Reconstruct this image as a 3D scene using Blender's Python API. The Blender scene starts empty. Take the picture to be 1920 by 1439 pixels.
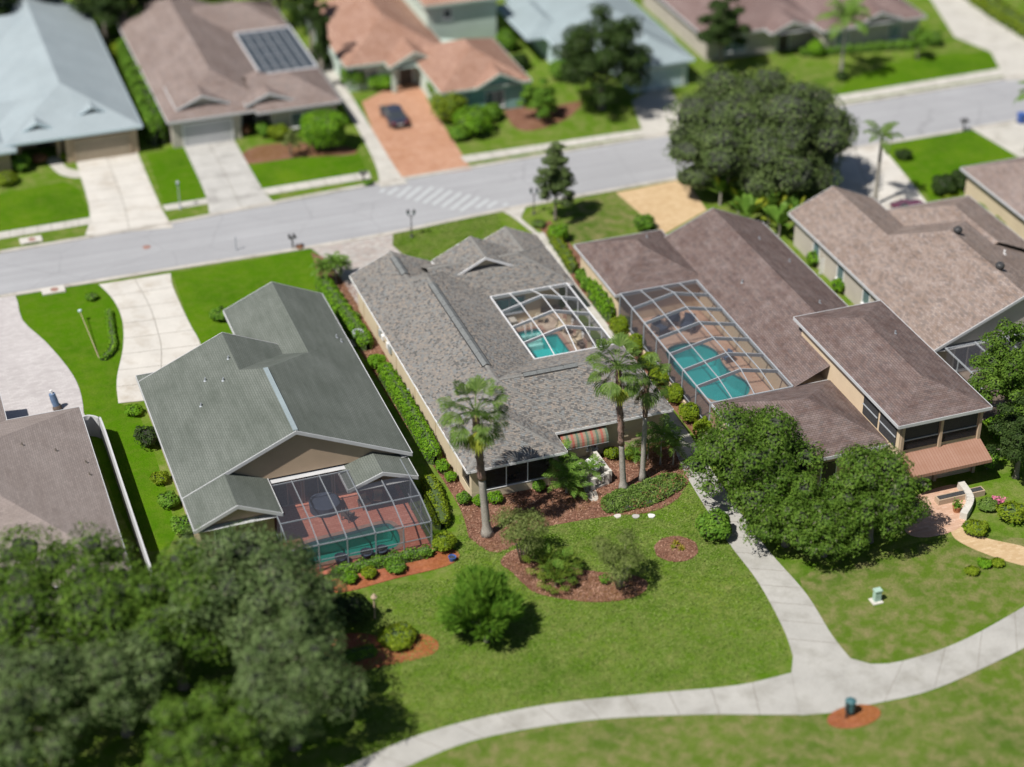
import bpy, bmesh, math, random
import numpy as np
from mathutils import Vector, Matrix

# ---------------------------------------------------------------- camera, world, sun, exposure
sc = bpy.context.scene
FPX, PW, PH, CAM_H = 3674.0, 1920.0, 1439.0, 80.0
PIT, YAW = math.radians(32.05), math.radians(19.8)
FW = Vector((math.sin(YAW)*math.cos(PIT), math.cos(YAW)*math.cos(PIT), -math.sin(PIT)))
RT = Vector((math.cos(YAW), -math.sin(YAW), 0.0))
UP = RT.cross(FW)
CAM = -FW*(CAM_H/math.sin(PIT))
cam_data = bpy.data.cameras.new('camera'); cam = bpy.data.objects.new('camera', cam_data)
sc.collection.objects.link(cam); sc.camera = cam
cam.matrix_world = Matrix(((RT.x, UP.x, -FW.x, CAM.x), (RT.y, UP.y, -FW.y, CAM.y), (RT.z, UP.z, -FW.z, CAM.z), (0, 0, 0, 1)))
cam_data.sensor_width = 360.0; cam_data.lens = FPX/PW*360.0
cam_data.clip_start = 1.0; cam_data.clip_end = 5000.0
cam_data.dof.use_dof = True; cam_data.dof.focus_distance = 140.0; cam_data.dof.aperture_fstop = 0.43

SHADOW = Vector((0.926, 0.377, 0)).normalized(); ELEV = math.radians(56)
sun_to = Vector((-SHADOW.x*math.cos(ELEV), -SHADOW.y*math.cos(ELEV), math.sin(ELEV)))
world = bpy.data.worlds.new('World'); sc.world = world; world.use_nodes = True
wn = world.node_tree; bg = wn.nodes['Background']
sky = wn.nodes.new('ShaderNodeTexSky'); sky.sky_type = 'NISHITA'; sky.sun_disc = False
sky.sun_elevation = ELEV; sky.sun_rotation = math.atan2(sun_to.x, sun_to.y)
wn.links.new(sky.outputs[0], bg.inputs[0]); bg.inputs[1].default_value = 0.05
sl = bpy.data.lights.new('sun', 'SUN'); sl.energy = 5.0; sl.angle = math.radians(0.5); sl.color = (1.0, 0.955, 0.88)
sun = bpy.data.objects.new('sun', sl); sc.collection.objects.link(sun)
sun.rotation_euler = sun_to.to_track_quat('Z', 'Y').to_euler()
vs = sc.view_settings; vs.view_transform = 'Standard'; vs.look = 'None'; vs.exposure = 0.16; vs.gamma = 1.0; vs.use_curve_mapping = False

# ---------------------------------------------------------------- helpers
COL = sc.collection
R = random.Random(7)
def G(px, py, z=0.0):
    d = FW*FPX + RT*(px-PW/2) - UP*(py-PH/2)
    return CAM + d*((z-CAM.z)/d.z)
def tag(o, label=None, cat=None, group=None, kind=None):
    if label: o['label'] = label
    if cat: o['category'] = cat
    if group: o['group'] = group
    if kind: o['kind'] = kind
    return o
def thing(name, label, cat, loc=(0, 0, 0), group=None):
    o = bpy.data.objects.new(name, None); COL.objects.link(o); o.location = loc; o.empty_display_size = 0.3
    return tag(o, label, cat, group)
def wloc(o):
    v = Vector((0, 0, 0))
    while o is not None: v += o.location; o = o.parent
    return v
def link_mesh(name, me, mat, parent=None, loc=None):
    o = bpy.data.objects.new(name, me); COL.objects.link(o)
    if mat is not None and not me.materials: me.materials.append(mat)
    if parent is not None: o.parent = parent
    if loc is not None: o.location = loc
    return o
class MB:
    """collects faces in world space; build() links them as one mesh object under a parent"""
    def __init__(s): s.v = []; s.f = []; s.uv = []; s.sm = False
    def face(s, pts, uv=None):
        n = len(s.v); s.v += [tuple(p) for p in pts]; s.f.append(tuple(range(n, n+len(pts))))
        s.uv.append(uv if uv else [(p[0], p[1]) for p in pts])
        return s
    def box(s, x0, x1, y0, y1, z0, z1):
        P = [(x0,y0,z0),(x1,y0,z0),(x1,y1,z0),(x0,y1,z0),(x0,y0,z1),(x1,y0,z1),(x1,y1,z1),(x0,y1,z1)]
        for q in ((0,3,2,1),(4,5,6,7),(0,1,5,4),(1,2,6,5),(2,3,7,6),(3,0,4,7)): s.face([P[i] for i in q])
        return s
    def obox(s, c, u, v, w):
        """box with centre c and half axes u, v, w"""
        c, u, v, w = Vector(c), Vector(u), Vector(v), Vector(w)
        P = [c+a*u+b*v+d*w for d in (-1,1) for a, b in ((-1,-1),(1,-1),(1,1),(-1,1))]
        for q in ((0,3,2,1),(4,5,6,7),(0,1,5,4),(1,2,6,5),(2,3,7,6),(3,0,4,7)): s.face([P[i] for i in q])
        return s
    def beam(s, a, b, w, h):
        a, b = Vector(a), Vector(b); d = (b-a); L = d.length; d.normalize()
        side = d.cross(Vector((0,0,1)))
        side = side.normalized() if side.length > 1e-4 else Vector((1,0,0))
        up = side.cross(d).normalized()
        return s.obox((a+b)/2, d*L/2, side*w/2, up*h/2)
    def tube(s, pts, rad, n=8, cap=True):
        pts = [Vector(p) for p in pts]; base = len(s.v); m = len(pts)
        for i, p in enumerate(pts):
            d = (pts[min(i+1, m-1)]-pts[max(i-1, 0)]).normalized()
            a = d.cross(Vector((0.31, 0.95, 0.05))); a.normalize(); b = d.cross(a)
            for k in range(n):
                t = 2*math.pi*k/n; s.v.append(tuple(p+(a*math.cos(t)+b*math.sin(t))*rad[i]))
        for i in range(m-1):
            for k in range(n):
                k2 = (k+1) % n
                s.f.append((base+i*n+k, base+i*n+k2, base+(i+1)*n+k2, base+(i+1)*n+k)); s.uv.append([(0,0)]*4)
        if cap:
            s.f.append(tuple(base+(m-1)*n+k for k in range(n))); s.uv.append([(0,0)]*n)
            s.f.append(tuple(base+k for k in reversed(range(n)))); s.uv.append([(0,0)]*n)
        return s
    def lathe(s, c, prof, n=14):
        c = Vector(c); base = len(s.v)
        for r, z in prof:
            for k in range(n):
                t = 2*math.pi*k/n; s.v.append((c.x+r*math.cos(t), c.y+r*math.sin(t), c.z+z))
        for i in range(len(prof)-1):
            for k in range(n):
                k2 = (k+1) % n
                s.f.append((base+i*n+k, base+i*n+k2, base+(i+1)*n+k2, base+(i+1)*n+k)); s.uv.append([(0,0)]*4)
        s.f.append(tuple(base+(len(prof)-1)*n+k for k in range(n))); s.uv.append([(0,0)]*n)
        s.f.append(tuple(base+k for k in reversed(range(n)))); s.uv.append([(0,0)]*n)
        return s
    def prism(s, poly, z0, z1):
        """polygon (CCW list of xy) extruded"""
        n = len(poly)
        s.face([(p[0],p[1],z1) for p in poly])
        for i in range(n):
            a, b = poly[i], poly[(i+1) % n]
            s.face([(a[0],a[1],z0),(b[0],b[1],z0),(b[0],b[1],z1),(a[0],a[1],z1)])
        return s
    def build(s, name, mat, parent=None, smooth=False, bevel=0):
        off = wloc(parent) if parent is not None else Vector((0,0,0))
        me = bpy.data.meshes.new(name)
        me.from_pydata([(v[0]-off.x, v[1]-off.y, v[2]-off.z) for v in s.v], [], s.f)
        ul = me.uv_layers.new(name='UVMap')
        flat = [c for uv in s.uv for t in uv for c in t]
        ul.data.foreach_set('uv', flat)
        if smooth:
            me.polygons.foreach_set('use_smooth', [True]*len(me.polygons))
        me.update()
        o = link_mesh(name, me, mat, parent)
        if bevel:
            b = o.modifiers.new('bevel', 'BEVEL'); b.width = bevel; b.segments = 2; b.limit_method = 'ANGLE'
        return o
def ccw(poly):
    a = sum(poly[i][0]*poly[(i+1) % len(poly)][1]-poly[(i+1) % len(poly)][0]*poly[i][1] for i in range(len(poly)))
    return poly if a > 0 else poly[::-1]
def spline(pts, n=6, closed=False):
    P = [Vector((p[0], p[1])) for p in pts]; out = []; m = len(P)
    rng = range(m) if closed else range(m-1)
    for i in rng:
        p0 = P[(i-1) % m] if closed or i > 0 else P[0]; p1 = P[i]; p2 = P[(i+1) % m]
        p3 = P[(i+2) % m] if closed or i+2 < m else P[-1]
        for k in range(n):
            t = k/n
            q = 0.5*((2*p1)+(p2-p0)*t+(2*p0-5*p1+4*p2-p3)*t*t+(3*p1-p0-3*p2+p3)*t**3)
            out.append((q.x, q.y))
    if not closed: out.append((P[-1].x, P[-1].y))
    return out
def gp(pix): return [tuple(G(a, b)[:2]) for a, b in pix]
def sheet(name, poly, z, mat, parent=None, kind='structure', thick=0.03):
    m = MB().prism(ccw(poly), z-thick, z)
    o = m.build(name, mat, parent)
    if kind: o['kind'] = kind
    return o

# ---------------------------------------------------------------- materials
def new_mat(name):
    m = bpy.data.materials.new(name); m.use_nodes = True
    return m, m.node_tree, m.node_tree.nodes['Principled BSDF']
def lin(c, k=1.0): return (min(c[0]*k, 1), min(c[1]*k, 1), min(c[2]*k, 1), 1)
def N(t, typ, **kw):
    n = t.nodes.new(typ)
    for k, v in kw.items(): setattr(n, k, v)
    return n
def mixc(t, fac, a, b, mode='MIX'):
    n = N(t, 'ShaderNodeMix', data_type='RGBA', blend_type=mode)
    for sock, val in ((n.inputs['Factor'], fac), (n.inputs['A'], a), (n.inputs['B'], b)):
        if isinstance(val, bpy.types.NodeSocket): t.links.new(val, sock)
        elif isinstance(val, (int, float)): sock.default_value = val
        else: sock.default_value = tuple(val)[:4] if len(val) >= 4 else (*val, 1)
    return n.outputs['Result']
def noise(t, scale, detail=4, rough=0.55, vec=None, coord='Object'):
    n = N(t, 'ShaderNodeTexNoise'); n.inputs['Scale'].default_value = scale
    n.inputs['Detail'].default_value = detail; n.inputs['Roughness'].default_value = rough
    if vec is None:
        tc = N(t, 'ShaderNodeTexCoord'); vec = tc.outputs[coord]
    t.links.new(vec, n.inputs['Vector'])
    return n.outputs['Fac']
def ramp(t, fac, stops, interp='LINEAR'):
    n = N(t, 'ShaderNodeValToRGB'); n.color_ramp.interpolation = interp
    e = n.color_ramp.elements
    while len(e) < len(stops): e.new(0.5)
    for el, (p, c) in zip(e, stops): el.position = p; el.color = (*c[:3], 1)
    t.links.new(fac, n.inputs['Fac']); return n.outputs['Color']
def bump(t, b, height, strength=0.3, dist=0.02):
    n = N(t, 'ShaderNodeBump'); n.inputs['Strength'].default_value = strength; n.inputs['Distance'].default_value = dist
    t.links.new(height, n.inputs['Height']); t.links.new(n.outputs['Normal'], b.inputs['Normal'])
def M(name, c, var=0.12, scale=2.0, rough=0.8, fine=None, fvar=0.1, bmp=0.0, metal=0.0, spec=0.3, dirt=None):
    """a plain surface with blotches of two sizes, optional fine grain bump and stains"""
    m, t, b = new_mat(name)
    col = mixc(t, ramp(t, noise(t, scale), [(0.3, (0,0,0)), (0.7, (1,1,1))]), lin(c, 1-var), lin(c, 1+var))
    fs = fine if fine else scale*9
    f = noise(t, fs, 3, 0.7)
    col = mixc(t, ramp(t, f, [(0.3, (0,0,0)), (0.7, (1,1,1))]), mixc(t, fvar, col, (0,0,0,1)), mixc(t, fvar*0.6, col, (1,1,1,1)))
    if dirt:
        col = mixc(t, ramp(t, noise(t, dirt[1], 6, 0.65), [(dirt[2], (0,0,0)), (min(dirt[2]+0.25, 1), (dirt[3],)*3)]), col, lin(dirt[0]))
    t.links.new(col, b.inputs['Base Color']); b.inputs['Roughness'].default_value = rough
    b.inputs['Metallic'].default_value = metal; b.inputs['Specular IOR Level'].default_value = spec
    if bmp: bump(t, b, f, bmp, 0.02)
    return m
def brickm(name, c1, c2, mortar, bw, bh, ms, var=0.15, rough=0.85, extra=None, off=0.5, bmp=0.4, blot=0.5, uv='UV'):
    """courses laid out in metres along the surface's own UV: shingles, tiles, pavers"""
    m, t, b = new_mat(name); tc = N(t, 'ShaderNodeTexCoord')
    br = N(t, 'ShaderNodeTexBrick'); t.links.new(tc.outputs[uv], br.inputs['Vector'])
    br.inputs['Color1'].default_value = (0,0,0,1); br.inputs['Color2'].default_value = (1,1,1,1); br.inputs['Mortar'].default_value = (0.5,0.5,0.5,1)
    br.inputs['Scale'].default_value = 1.0; br.inputs['Mortar Size'].default_value = ms; br.inputs['Mortar Smooth'].default_value = 0.3
    br.inputs['Brick Width'].default_value = bw; br.inputs['Row Height'].default_value = bh; br.inputs['Bias'].default_value = 0.0
    br.offset = off
    stops = [(0.0, c1), (1.0, c2)] if not extra else [(i/(len(extra)+1), c) for i, c in enumerate([c1]+extra+[c2])]
    col = ramp(t, br.outputs['Color'], stops)
    big = noise(t, blot, 5, 0.6)
    col = mixc(t, ramp(t, big, [(0.3, (0,0,0)), (0.7, (1,1,1))]), mixc(t, var, col, (0,0,0,1)), mixc(t, var*0.5, col, (1,1,1,1)))
    mp = N(t, 'ShaderNodeMapping'); mp.inputs['Scale'].default_value = (0.22, 1.6, 1.0); t.links.new(tc.outputs[uv], mp.inputs['Vector'])
    stn = noise(t, 1.0, 5, 0.6, mp.outputs['Vector'])
    col = mixc(t, ramp(t, stn, [(0.35, (0,0,0)), (0.7, (1,1,1))]), mixc(t, var*0.9, col, (0,0,0,1)), mixc(t, var*0.35, col, (1,1,1,1)))
    fi = noise(t, 18, 3, 0.7)
    col = mixc(t, fi, mixc(t, 0.16, col, (0,0,0,1)), col)
    col = mixc(t, br.outputs['Fac'], col, lin(mortar))
    t.links.new(col, b.inputs['Base Color']); b.inputs['Roughness'].default_value = rough; b.inputs['Specular IOR Level'].default_value = 0.10
    inv = N(t, 'ShaderNodeMath', operation='SUBTRACT'); inv.inputs[0].default_value = 1.0; t.links.new(br.outputs['Fac'], inv.inputs[1])
    bump(t, b, inv.outputs[0], bmp, 0.03)
    return m
def leafm(name, dark, mid, light, clump=0.9, trans=0.25, rough=0.55):
    m, t, b = new_mat(name)
    geo = N(t, 'ShaderNodeNewGeometry')
    col = ramp(t, geo.outputs['Random Per Island'], [(0.0, dark), (0.5, mid), (1.0, light)])
    cl = noise(t, clump, 3, 0.6)
    col = mixc(t, ramp(t, cl, [(0.35, (0,0,0)), (0.65, (1,1,1))]), mixc(t, 0.35, col, lin(dark)), mixc(t, 0.25, col, lin(light)))
    t.links.new(col, b.inputs['Base Color']); b.inputs['Roughness'].default_value = rough; b.inputs['Specular IOR Level'].default_value = 0.10
    tr = N(t, 'ShaderNodeBsdfTranslucent'); t.links.new(mixc(t, 0.5, col, lin(light)), tr.inputs['Color'])
    ms = N(t, 'ShaderNodeMixShader'); ms.inputs[0].default_value = trans
    t.links.new(b.outputs[0], ms.inputs[1]); t.links.new(tr.outputs[0], ms.inputs[2])
    t.links.new(ms.outputs[0], t.nodes['Material Output'].inputs['Surface'])
    return m
def screenm(name, c, alpha):
    """fine insect screen: partly open weave"""
    m, t, b = new_mat(name)
    b.inputs['Base Color'].default_value = lin(c); b.inputs['Roughness'].default_value = 0.6; b.inputs['Specular IOR Level'].default_value = 0.2
    tp = N(t, 'ShaderNodeBsdfTransparent'); ms = N(t, 'ShaderNodeMixShader'); ms.inputs[0].default_value = alpha
    t.links.new(tp.outputs[0], ms.inputs[1]); t.links.new(b.outputs[0], ms.inputs[2])
    t.links.new(ms.outputs[0], t.nodes['Material Output'].inputs['Surface'])
    return m
def grassm(name, dark, mid, light, dry, patch=0.12, drya=0.5, speck=7.0):
    m, t, b = new_mat(name)
    p1 = noise(t, patch, 5, 0.62); p2 = noise(t, patch*6, 5, 0.65); p3 = noise(t, speck, 4, 0.75); p4 = noise(t, speck*3.1, 2, 0.8)
    col = ramp(t, p1, [(0.32, dark), (0.5, mid), (0.68, light)])
    col = mixc(t, ramp(t, noise(t, patch*0.42, 3, 0.5), [(0.46, (0,0,0)), (0.62, (0.7,)*3)]), col, (mid[0]*0.88, mid[1]*1.02, mid[2]*0.45, 1))
    col = mixc(t, ramp(t, p2, [(0.42, (0,0,0)), (0.72, (drya,)*3)]), col, lin(dry))
    col = mixc(t, ramp(t, p3, [(0.3, (0.55,)*3), (0.62, (0,0,0))]), col, lin(dark, 0.55))
    col = mixc(t, ramp(t, p4, [(0.5, (0,0,0)), (0.75, (0.35,)*3)]), col, lin(light, 1.25))
    t.links.new(col, b.inputs['Base Color']); b.inputs['Roughness'].default_value = 1.0; b.inputs['Specular IOR Level'].default_value = 0.03
    bump(t, b, p3, 0.9, 0.08)
    return m

MT = {}
MT['lawn'] = grassm('lawn_grass', (0.064,0.138,0.010), (0.110,0.195,0.018), (0.165,0.242,0.030), (0.275,0.265,0.105), 0.13, 0.8)
MT['lawn_rich'] = grassm('lawn_grass_rich', (0.048,0.132,0.004), (0.080,0.180,0.006), (0.125,0.220,0.010), (0.17,0.205,0.035), 0.2, 0.45)
MT['lawn_dry'] = grassm('lawn_grass_dry', (0.070,0.130,0.016), (0.112,0.172,0.026), (0.150,0.202,0.040), (0.31,0.245,0.135), 0.16, 0.9)
MT['mulch'] = grassm('red_brown_mulch', (0.12,0.052,0.034), (0.20,0.095,0.065), (0.27,0.145,0.10), (0.36,0.23,0.165), 0.5, 0.6, 5.0)
MT['mulch_red'] = grassm('orange_red_mulch', (0.22,0.065,0.03), (0.34,0.115,0.06), (0.42,0.16,0.09), (0.42,0.22,0.15), 0.5, 0.3, 5.0)
MT['road'] = M('worn_grey_asphalt', (0.355,0.36,0.38), 0.07, 0.12, 0.9, 14, 0.12, 0.25, dirt=((0.30,0.30,0.32), 0.35, 0.55, 0.45))
def roadm():
    m = MT['road']; t = m.node_tree; b = t.nodes['Principled BSDF']; old = b.inputs['Base Color'].links[0].from_socket; tc = N(t, 'ShaderNodeTexCoord')
    mp = N(t, 'ShaderNodeMapping'); mp.inputs['Scale'].default_value = (0.03, 1.1, 1.0); mp.inputs['Rotation'].default_value = (0, 0, -0.025); t.links.new(tc.outputs['Object'], mp.inputs['Vector'])
    n1 = noise(t, 1.0, 5, 0.62, mp.outputs['Vector']); col = mixc(t, ramp(t, n1, [(0.38, (0.30,)*3), (0.62, (0,0,0))]), old, (0.22,0.22,0.235,1))
    v = N(t, 'ShaderNodeTexVoronoi'); v.feature = 'DISTANCE_TO_EDGE'; v.inputs['Scale'].default_value = 0.22; nv = N(t, 'ShaderNodeTexNoise'); nv.inputs['Scale'].default_value = 0.6; t.links.new(tc.outputs['Object'], nv.inputs['Vector'])
    mx = N(t, 'ShaderNodeMix', data_type='VECTOR'); mx.inputs['Factor'].default_value = 0.35; t.links.new(tc.outputs['Object'], mx.inputs['A']); t.links.new(nv.outputs['Color'], mx.inputs['B']); t.links.new(mx.outputs['Result'], v.inputs['Vector'])
    col = mixc(t, ramp(t, v.outputs['Distance'], [(0.0, (0.45,)*3), (0.006, (0,0,0))]), col, (0.16,0.16,0.165,1))
    t.links.new(col, b.inputs['Base Color'])
roadm()
MT['kerb'] = M('kerb_concrete', (0.46,0.43,0.39), 0.15, 0.5, 0.9, 12, 0.12, 0.2, dirt=((0.20,0.17,0.13), 0.9, 0.52, 0.8))
MT['paint'] = M('faded_white_paint', (0.46,0.485,0.50), 0.08, 3, 0.8, 30, 0.12, dirt=((0.44,0.45,0.48), 2.5, 0.5, 0.8))
MT['concrete'] = M('pale_concrete', (0.50,0.48,0.44), 0.08, 0.5, 0.9, 15, 0.1, 0.2, dirt=((0.28,0.26,0.22), 0.6, 0.50, 0.7))
MT['concrete2'] = M('warm_pale_concrete', (0.57,0.545,0.505), 0.07, 0.5, 0.9, 15, 0.08, 0.2, dirt=((0.36,0.31,0.25), 0.45, 0.50, 0.75))
MT['stained'] = M('stained_concrete', (0.46,0.45,0.43), 0.1, 0.5, 0.9, 15, 0.1, 0.2, dirt=((0.22,0.21,0.2), 0.45, 0.5, 0.9))
MT['pathc'] = M('footpath_concrete', (0.40,0.39,0.365), 0.1, 0.35, 0.9, 14, 0.12, 0.2, dirt=((0.24,0.23,0.20), 0.45, 0.48, 0.75))
MT['joint'] = M('dark_joint', (0.22,0.20,0.17), 0.2, 3, 0.95)
MT['paver'] = brickm('pink_grey_pavers', (0.38,0.33,0.31), (0.62,0.58,0.55), (0.34,0.31,0.28), 0.42, 0.21, 0.02, 0.12, extra=[(0.5,0.43,0.40),(0.44,0.42,0.41)], blot=0.3)
MT['paver_pale'] = brickm('pale_lilac_pavers', (0.50,0.465,0.47), (0.60,0.57,0.57), (0.42,0.39,0.39), 0.42, 0.21, 0.02, 0.1, blot=0.25)
MT['paver_orange'] = brickm('orange_pavers', (0.46,0.215,0.12), (0.57,0.32,0.205), (0.40,0.20,0.12), 0.42, 0.21, 0.02, 0.14, extra=[(0.56,0.29,0.17)], blot=0.3)
MT['paver_sand'] = brickm('sandy_pavers', (0.56,0.38,0.20), (0.68,0.50,0.30), (0.5,0.36,0.2), 0.42, 0.21, 0.02, 0.1, blot=0.3)
MT['deck_tan'] = brickm('tan_deck_pavers', (0.36,0.28,0.22), (0.54,0.44,0.35), (0.34,0.27,0.21), 0.42, 0.22, 0.02, 0.1, extra=[(0.46,0.35,0.28)], blot=0.6)
MT['deck_red'] = brickm('red_deck_pavers', (0.50,0.15,0.09), (0.62,0.23,0.155), (0.38,0.13,0.09), 0.42, 0.22, 0.02, 0.1, blot=0.6)
MT['deck_peach'] = brickm('peach_deck_pavers', (0.56,0.34,0.23), (0.68,0.46,0.34), (0.5,0.32,0.23), 0.42, 0.22, 0.02, 0.1, blot=0.6)
MT['coping'] = M('brown_red_coping', (0.28,0.16,0.12), 0.2, 3, 0.8)
def shingle(name, c, spread=0.22, blot=0.35, var=0.12, warm=0.0):
    a = lin(c, 1-spread)[:3]; d = lin(c, 1+spread)[:3]; w = (min(c[0]*(1+warm), 1), c[1], c[2]*(1-warm))
    return brickm(name, a, d, lin(c, 0.55)[:3], 0.34, 0.17, 0.012, var, extra=[w], bmp=0.5, blot=blot, rough=0.9)
MT['roof_green'] = shingle('grey_green_shingles', (0.132,0.152,0.132), 0.06, 0.25, 0.10)
MT['roof_mauve'] = shingle('mauve_brown_shingles', (0.33,0.275,0.255), 0.10, 0.3, 0.1)
MT['roof_brown'] = shingle('dark_brown_shingles', (0.148,0.103,0.098), 0.22, 0.9, 0.14, 0.1)
MT['roof_taupe'] = shingle('taupe_shingles', (0.27,0.215,0.195), 0.28, 0.7, 0.14, 0.12)
MT['roof_rose'] = shingle('rose_brown_shingles', (0.26,0.205,0.192), 0.16, 0.4, 0.12, 0.08)
MT['roof_blue'] = M('pale_blue_grey_metal_roof', (0.31,0.365,0.395), 0.07, 0.3, 0.7, 3, 0.05, dirt=((0.26,0.315,0.35), 0.5, 0.5, 0.5))
MT['roof_blue2'] = M('blue_grey_shingles', (0.255,0.315,0.34), 0.1, 0.3, 0.8, 6, 0.08)
MT['roof_plum'] = shingle('plum_brown_shingles', (0.225,0.15,0.14), 0.14, 0.4, 0.1)
MT['roof_tile'] = brickm('terracotta_tiles', (0.38,0.205,0.145), (0.50,0.295,0.215), (0.25,0.13,0.09), 0.30, 0.38, 0.03, 0.14, extra=[(0.44,0.25,0.175)], blot=0.4, bmp=0.8)
MT['shingle_under'] = M('roof_underlay', (0.13,0.125,0.12), 0.1, 2, 0.95)
def tabm():
    m, t, b = new_mat('variegated_shingle_tabs'); geo = N(t, 'ShaderNodeNewGeometry')
    col = ramp(t, geo.outputs['Random Per Island'], [(0.0,(0.098,0.094,0.092)),(0.13,(0.195,0.182,0.168)),(0.30,(0.192,0.200,0.202)),(0.46,(0.232,0.208,0.186)),(0.64,(0.275,0.232,0.195)),(0.78,(0.240,0.226,0.208)),(0.90,(0.140,0.130,0.122))], 'CONSTANT')
    f = noise(t, 30, 2, 0.7); g = noise(t, 0.25, 4, 0.6)
    col = mixc(t, f, mixc(t, 0.22, col, (0,0,0,1)), mixc(t, 0.05, col, (1,1,1,1)))
    col = mixc(t, g, mixc(t, 0.12, col, (0,0,0,1)), mixc(t, 0.05, col, (1,1,1,1)))
    t.links.new(col, b.inputs['Base Color']); b.inputs['Roughness'].default_value = 0.95; b.inputs['Specular IOR Level'].default_value = 0.08
    return m
MT['tabs'] = tabm()
MT['cap'] = M('grey_ridge_shingles', (0.175,0.17,0.16), 0.15, 3, 0.9, 20, 0.15, 0.3)
MT['vent'] = M('grey_ridge_vent', (0.135,0.145,0.147), 0.15, 2.5, 0.85, 16, 0.15, 0.3)
MT['vent_edge'] = M('black_vent_edge', (0.02,0.02,0.02), 0.1, 3, 0.8)
MT['white'] = M('white_painted_trim', (0.82,0.82,0.83), 0.05, 1.5, 0.55, 20, 0.05, dirt=((0.5,0.48,0.44), 1.5, 0.6, 0.4))
MT['trim_grey'] = M('grey_white_trim', (0.52,0.53,0.55), 0.06, 1.5, 0.6, 20, 0.05)
MT['gutter'] = M('grey_gutter_metal', (0.30,0.32,0.35), 0.08, 1.5, 0.5, 20, 0.05)  # plain mid-grey metal for vent pipes and bars
MT['cream'] = M('cream_stucco', (0.60,0.50,0.35), 0.06, 0.7, 0.9, 25, 0.08, 0.3, dirt=((0.40,0.31,0.2), 0.8, 0.58, 0.5))
MT['khaki'] = M('khaki_stucco', (0.46,0.38,0.22), 0.06, 0.7, 0.9, 25, 0.08, 0.3, dirt=((0.34,0.27,0.15), 0.8, 0.58, 0.5))
MT['tan'] = M('tan_stucco', (0.44,0.33,0.23), 0.06, 0.7, 0.9, 25, 0.08, 0.3)
MT['peach'] = M('peach_stucco', (0.66,0.52,0.36), 0.06, 0.7, 0.9, 25, 0.08, 0.3)
MT['stone'] = M('grey_beige_stucco', (0.46,0.42,0.37), 0.08, 0.7, 0.9, 25, 0.08, 0.3)
MT['mint'] = M('mint_stucco', (0.50,0.60,0.54), 0.06, 0.7, 0.9, 25, 0.08, 0.3)
MT['teal'] = M('teal_stucco', (0.22,0.42,0.40), 0.06, 0.7, 0.9, 25, 0.08, 0.3)
MT['iceblue'] = M('ice_blue_stucco', (0.48,0.60,0.66), 0.06, 0.7, 0.9, 25, 0.08, 0.3)
MT['garage_tan'] = M('tan_garage_door', (0.33,0.27,0.19), 0.05, 1, 0.7)
MT['garage_grey'] = M('grey_garage_door', (0.45,0.46,0.47), 0.05, 1, 0.7)
MT['dark'] = M('soil_and_recess_shade', (0.02,0.021,0.025), 0.2, 2, 0.8)  # dark soil; also painted shade for balcony recesses and drain slots
MT['door'] = M('dark_timber_door', (0.05,0.035,0.03), 0.2, 2, 0.5)
MT['glass'] = M('dark_window_glass', (0.02,0.03,0.04), 0.2, 1, 0.08, spec=0.6)
MT['glass_blue'] = M('blue_window_glass', (0.10,0.17,0.19), 0.2, 1, 0.1, spec=0.6)
MT['alu_white'] = M('white_aluminium_frame', (0.76,0.77,0.80), 0.04, 2, 0.45)
MT['alu_grey'] = M('grey_aluminium_frame', (0.36,0.39,0.43), 0.06, 2, 0.5)
MT['screen'] = screenm('insect_screen', (0.10,0.10,0.11), 0.20)
MT['screen_dk'] = screenm('dark_insect_screen', (0.03,0.03,0.035), 0.38)
MT['alu_dark'] = M('dark_grey_frame', (0.22,0.245,0.28), 0.06, 2, 0.6)
MT['screen_nb'] = screenm('blue_grey_insect_screen', (0.07,0.075,0.095), 0.38)
MT['enclosure_shade'] = M('dark_blue_enclosure_shade', (0.03,0.045,0.065), 0.2, 2, 0.85, spec=0.1)  # dark blue stands for the shaded inside of the roof enclosures
MT['bark'] = M('grey_brown_bark', (0.16,0.13,0.10), 0.25, 4, 0.95, 30, 0.25, 0.6)
MT['bark_pale'] = M('pale_grey_bark', (0.34,0.31,0.27), 0.2, 4, 0.95, 30, 0.2, 0.5)
MT['palm_trunk'] = M('grey_palm_trunk', (0.30,0.27,0.23), 0.2, 3, 0.95, 14, 0.3, 0.7)
MT['palm_boot'] = M('rusty_palm_boots', (0.19,0.075,0.038), 0.5, 5, 0.95, 20, 0.35, 0.8)
MT['dead'] = M('dead_palm_leaf', (0.22,0.16,0.09), 0.3, 3, 0.95)
MT['leaf_oak'] = leafm('oak_leaves', (0.042,0.092,0.010), (0.084,0.170,0.020), (0.165,0.262,0.040), 0.5)
MT['leaf_oak2'] = leafm('grey_oak_leaves', (0.060,0.105,0.032), (0.115,0.180,0.058), (0.215,0.285,0.120), 0.5)
MT['leaf_dark'] = leafm('dark_leaves', (0.019,0.041,0.010), (0.036,0.070,0.016), (0.070,0.109,0.029), 0.5)
MT['leaf_grey'] = leafm('olive_leaves', (0.055,0.088,0.026), (0.098,0.152,0.044), (0.170,0.225,0.080), 0.6)
MT['leaf_hedge'] = leafm('hedge_leaves', (0.066,0.178,0.008), (0.122,0.290,0.013), (0.234,0.402,0.029), 1.2)
MT['leaf_lime'] = leafm('lime_hedge_leaves', (0.104,0.172,0.009), (0.172,0.255,0.013), (0.269,0.337,0.027), 1.0)
MT['leaf_bush'] = leafm('bush_leaves', (0.058,0.153,0.016), (0.115,0.249,0.023), (0.211,0.354,0.046), 1.2)
MT['leaf_myrtle'] = leafm('thin_olive_leaves', (0.089,0.126,0.029), (0.155,0.208,0.053), (0.251,0.289,0.101), 1.5)
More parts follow.
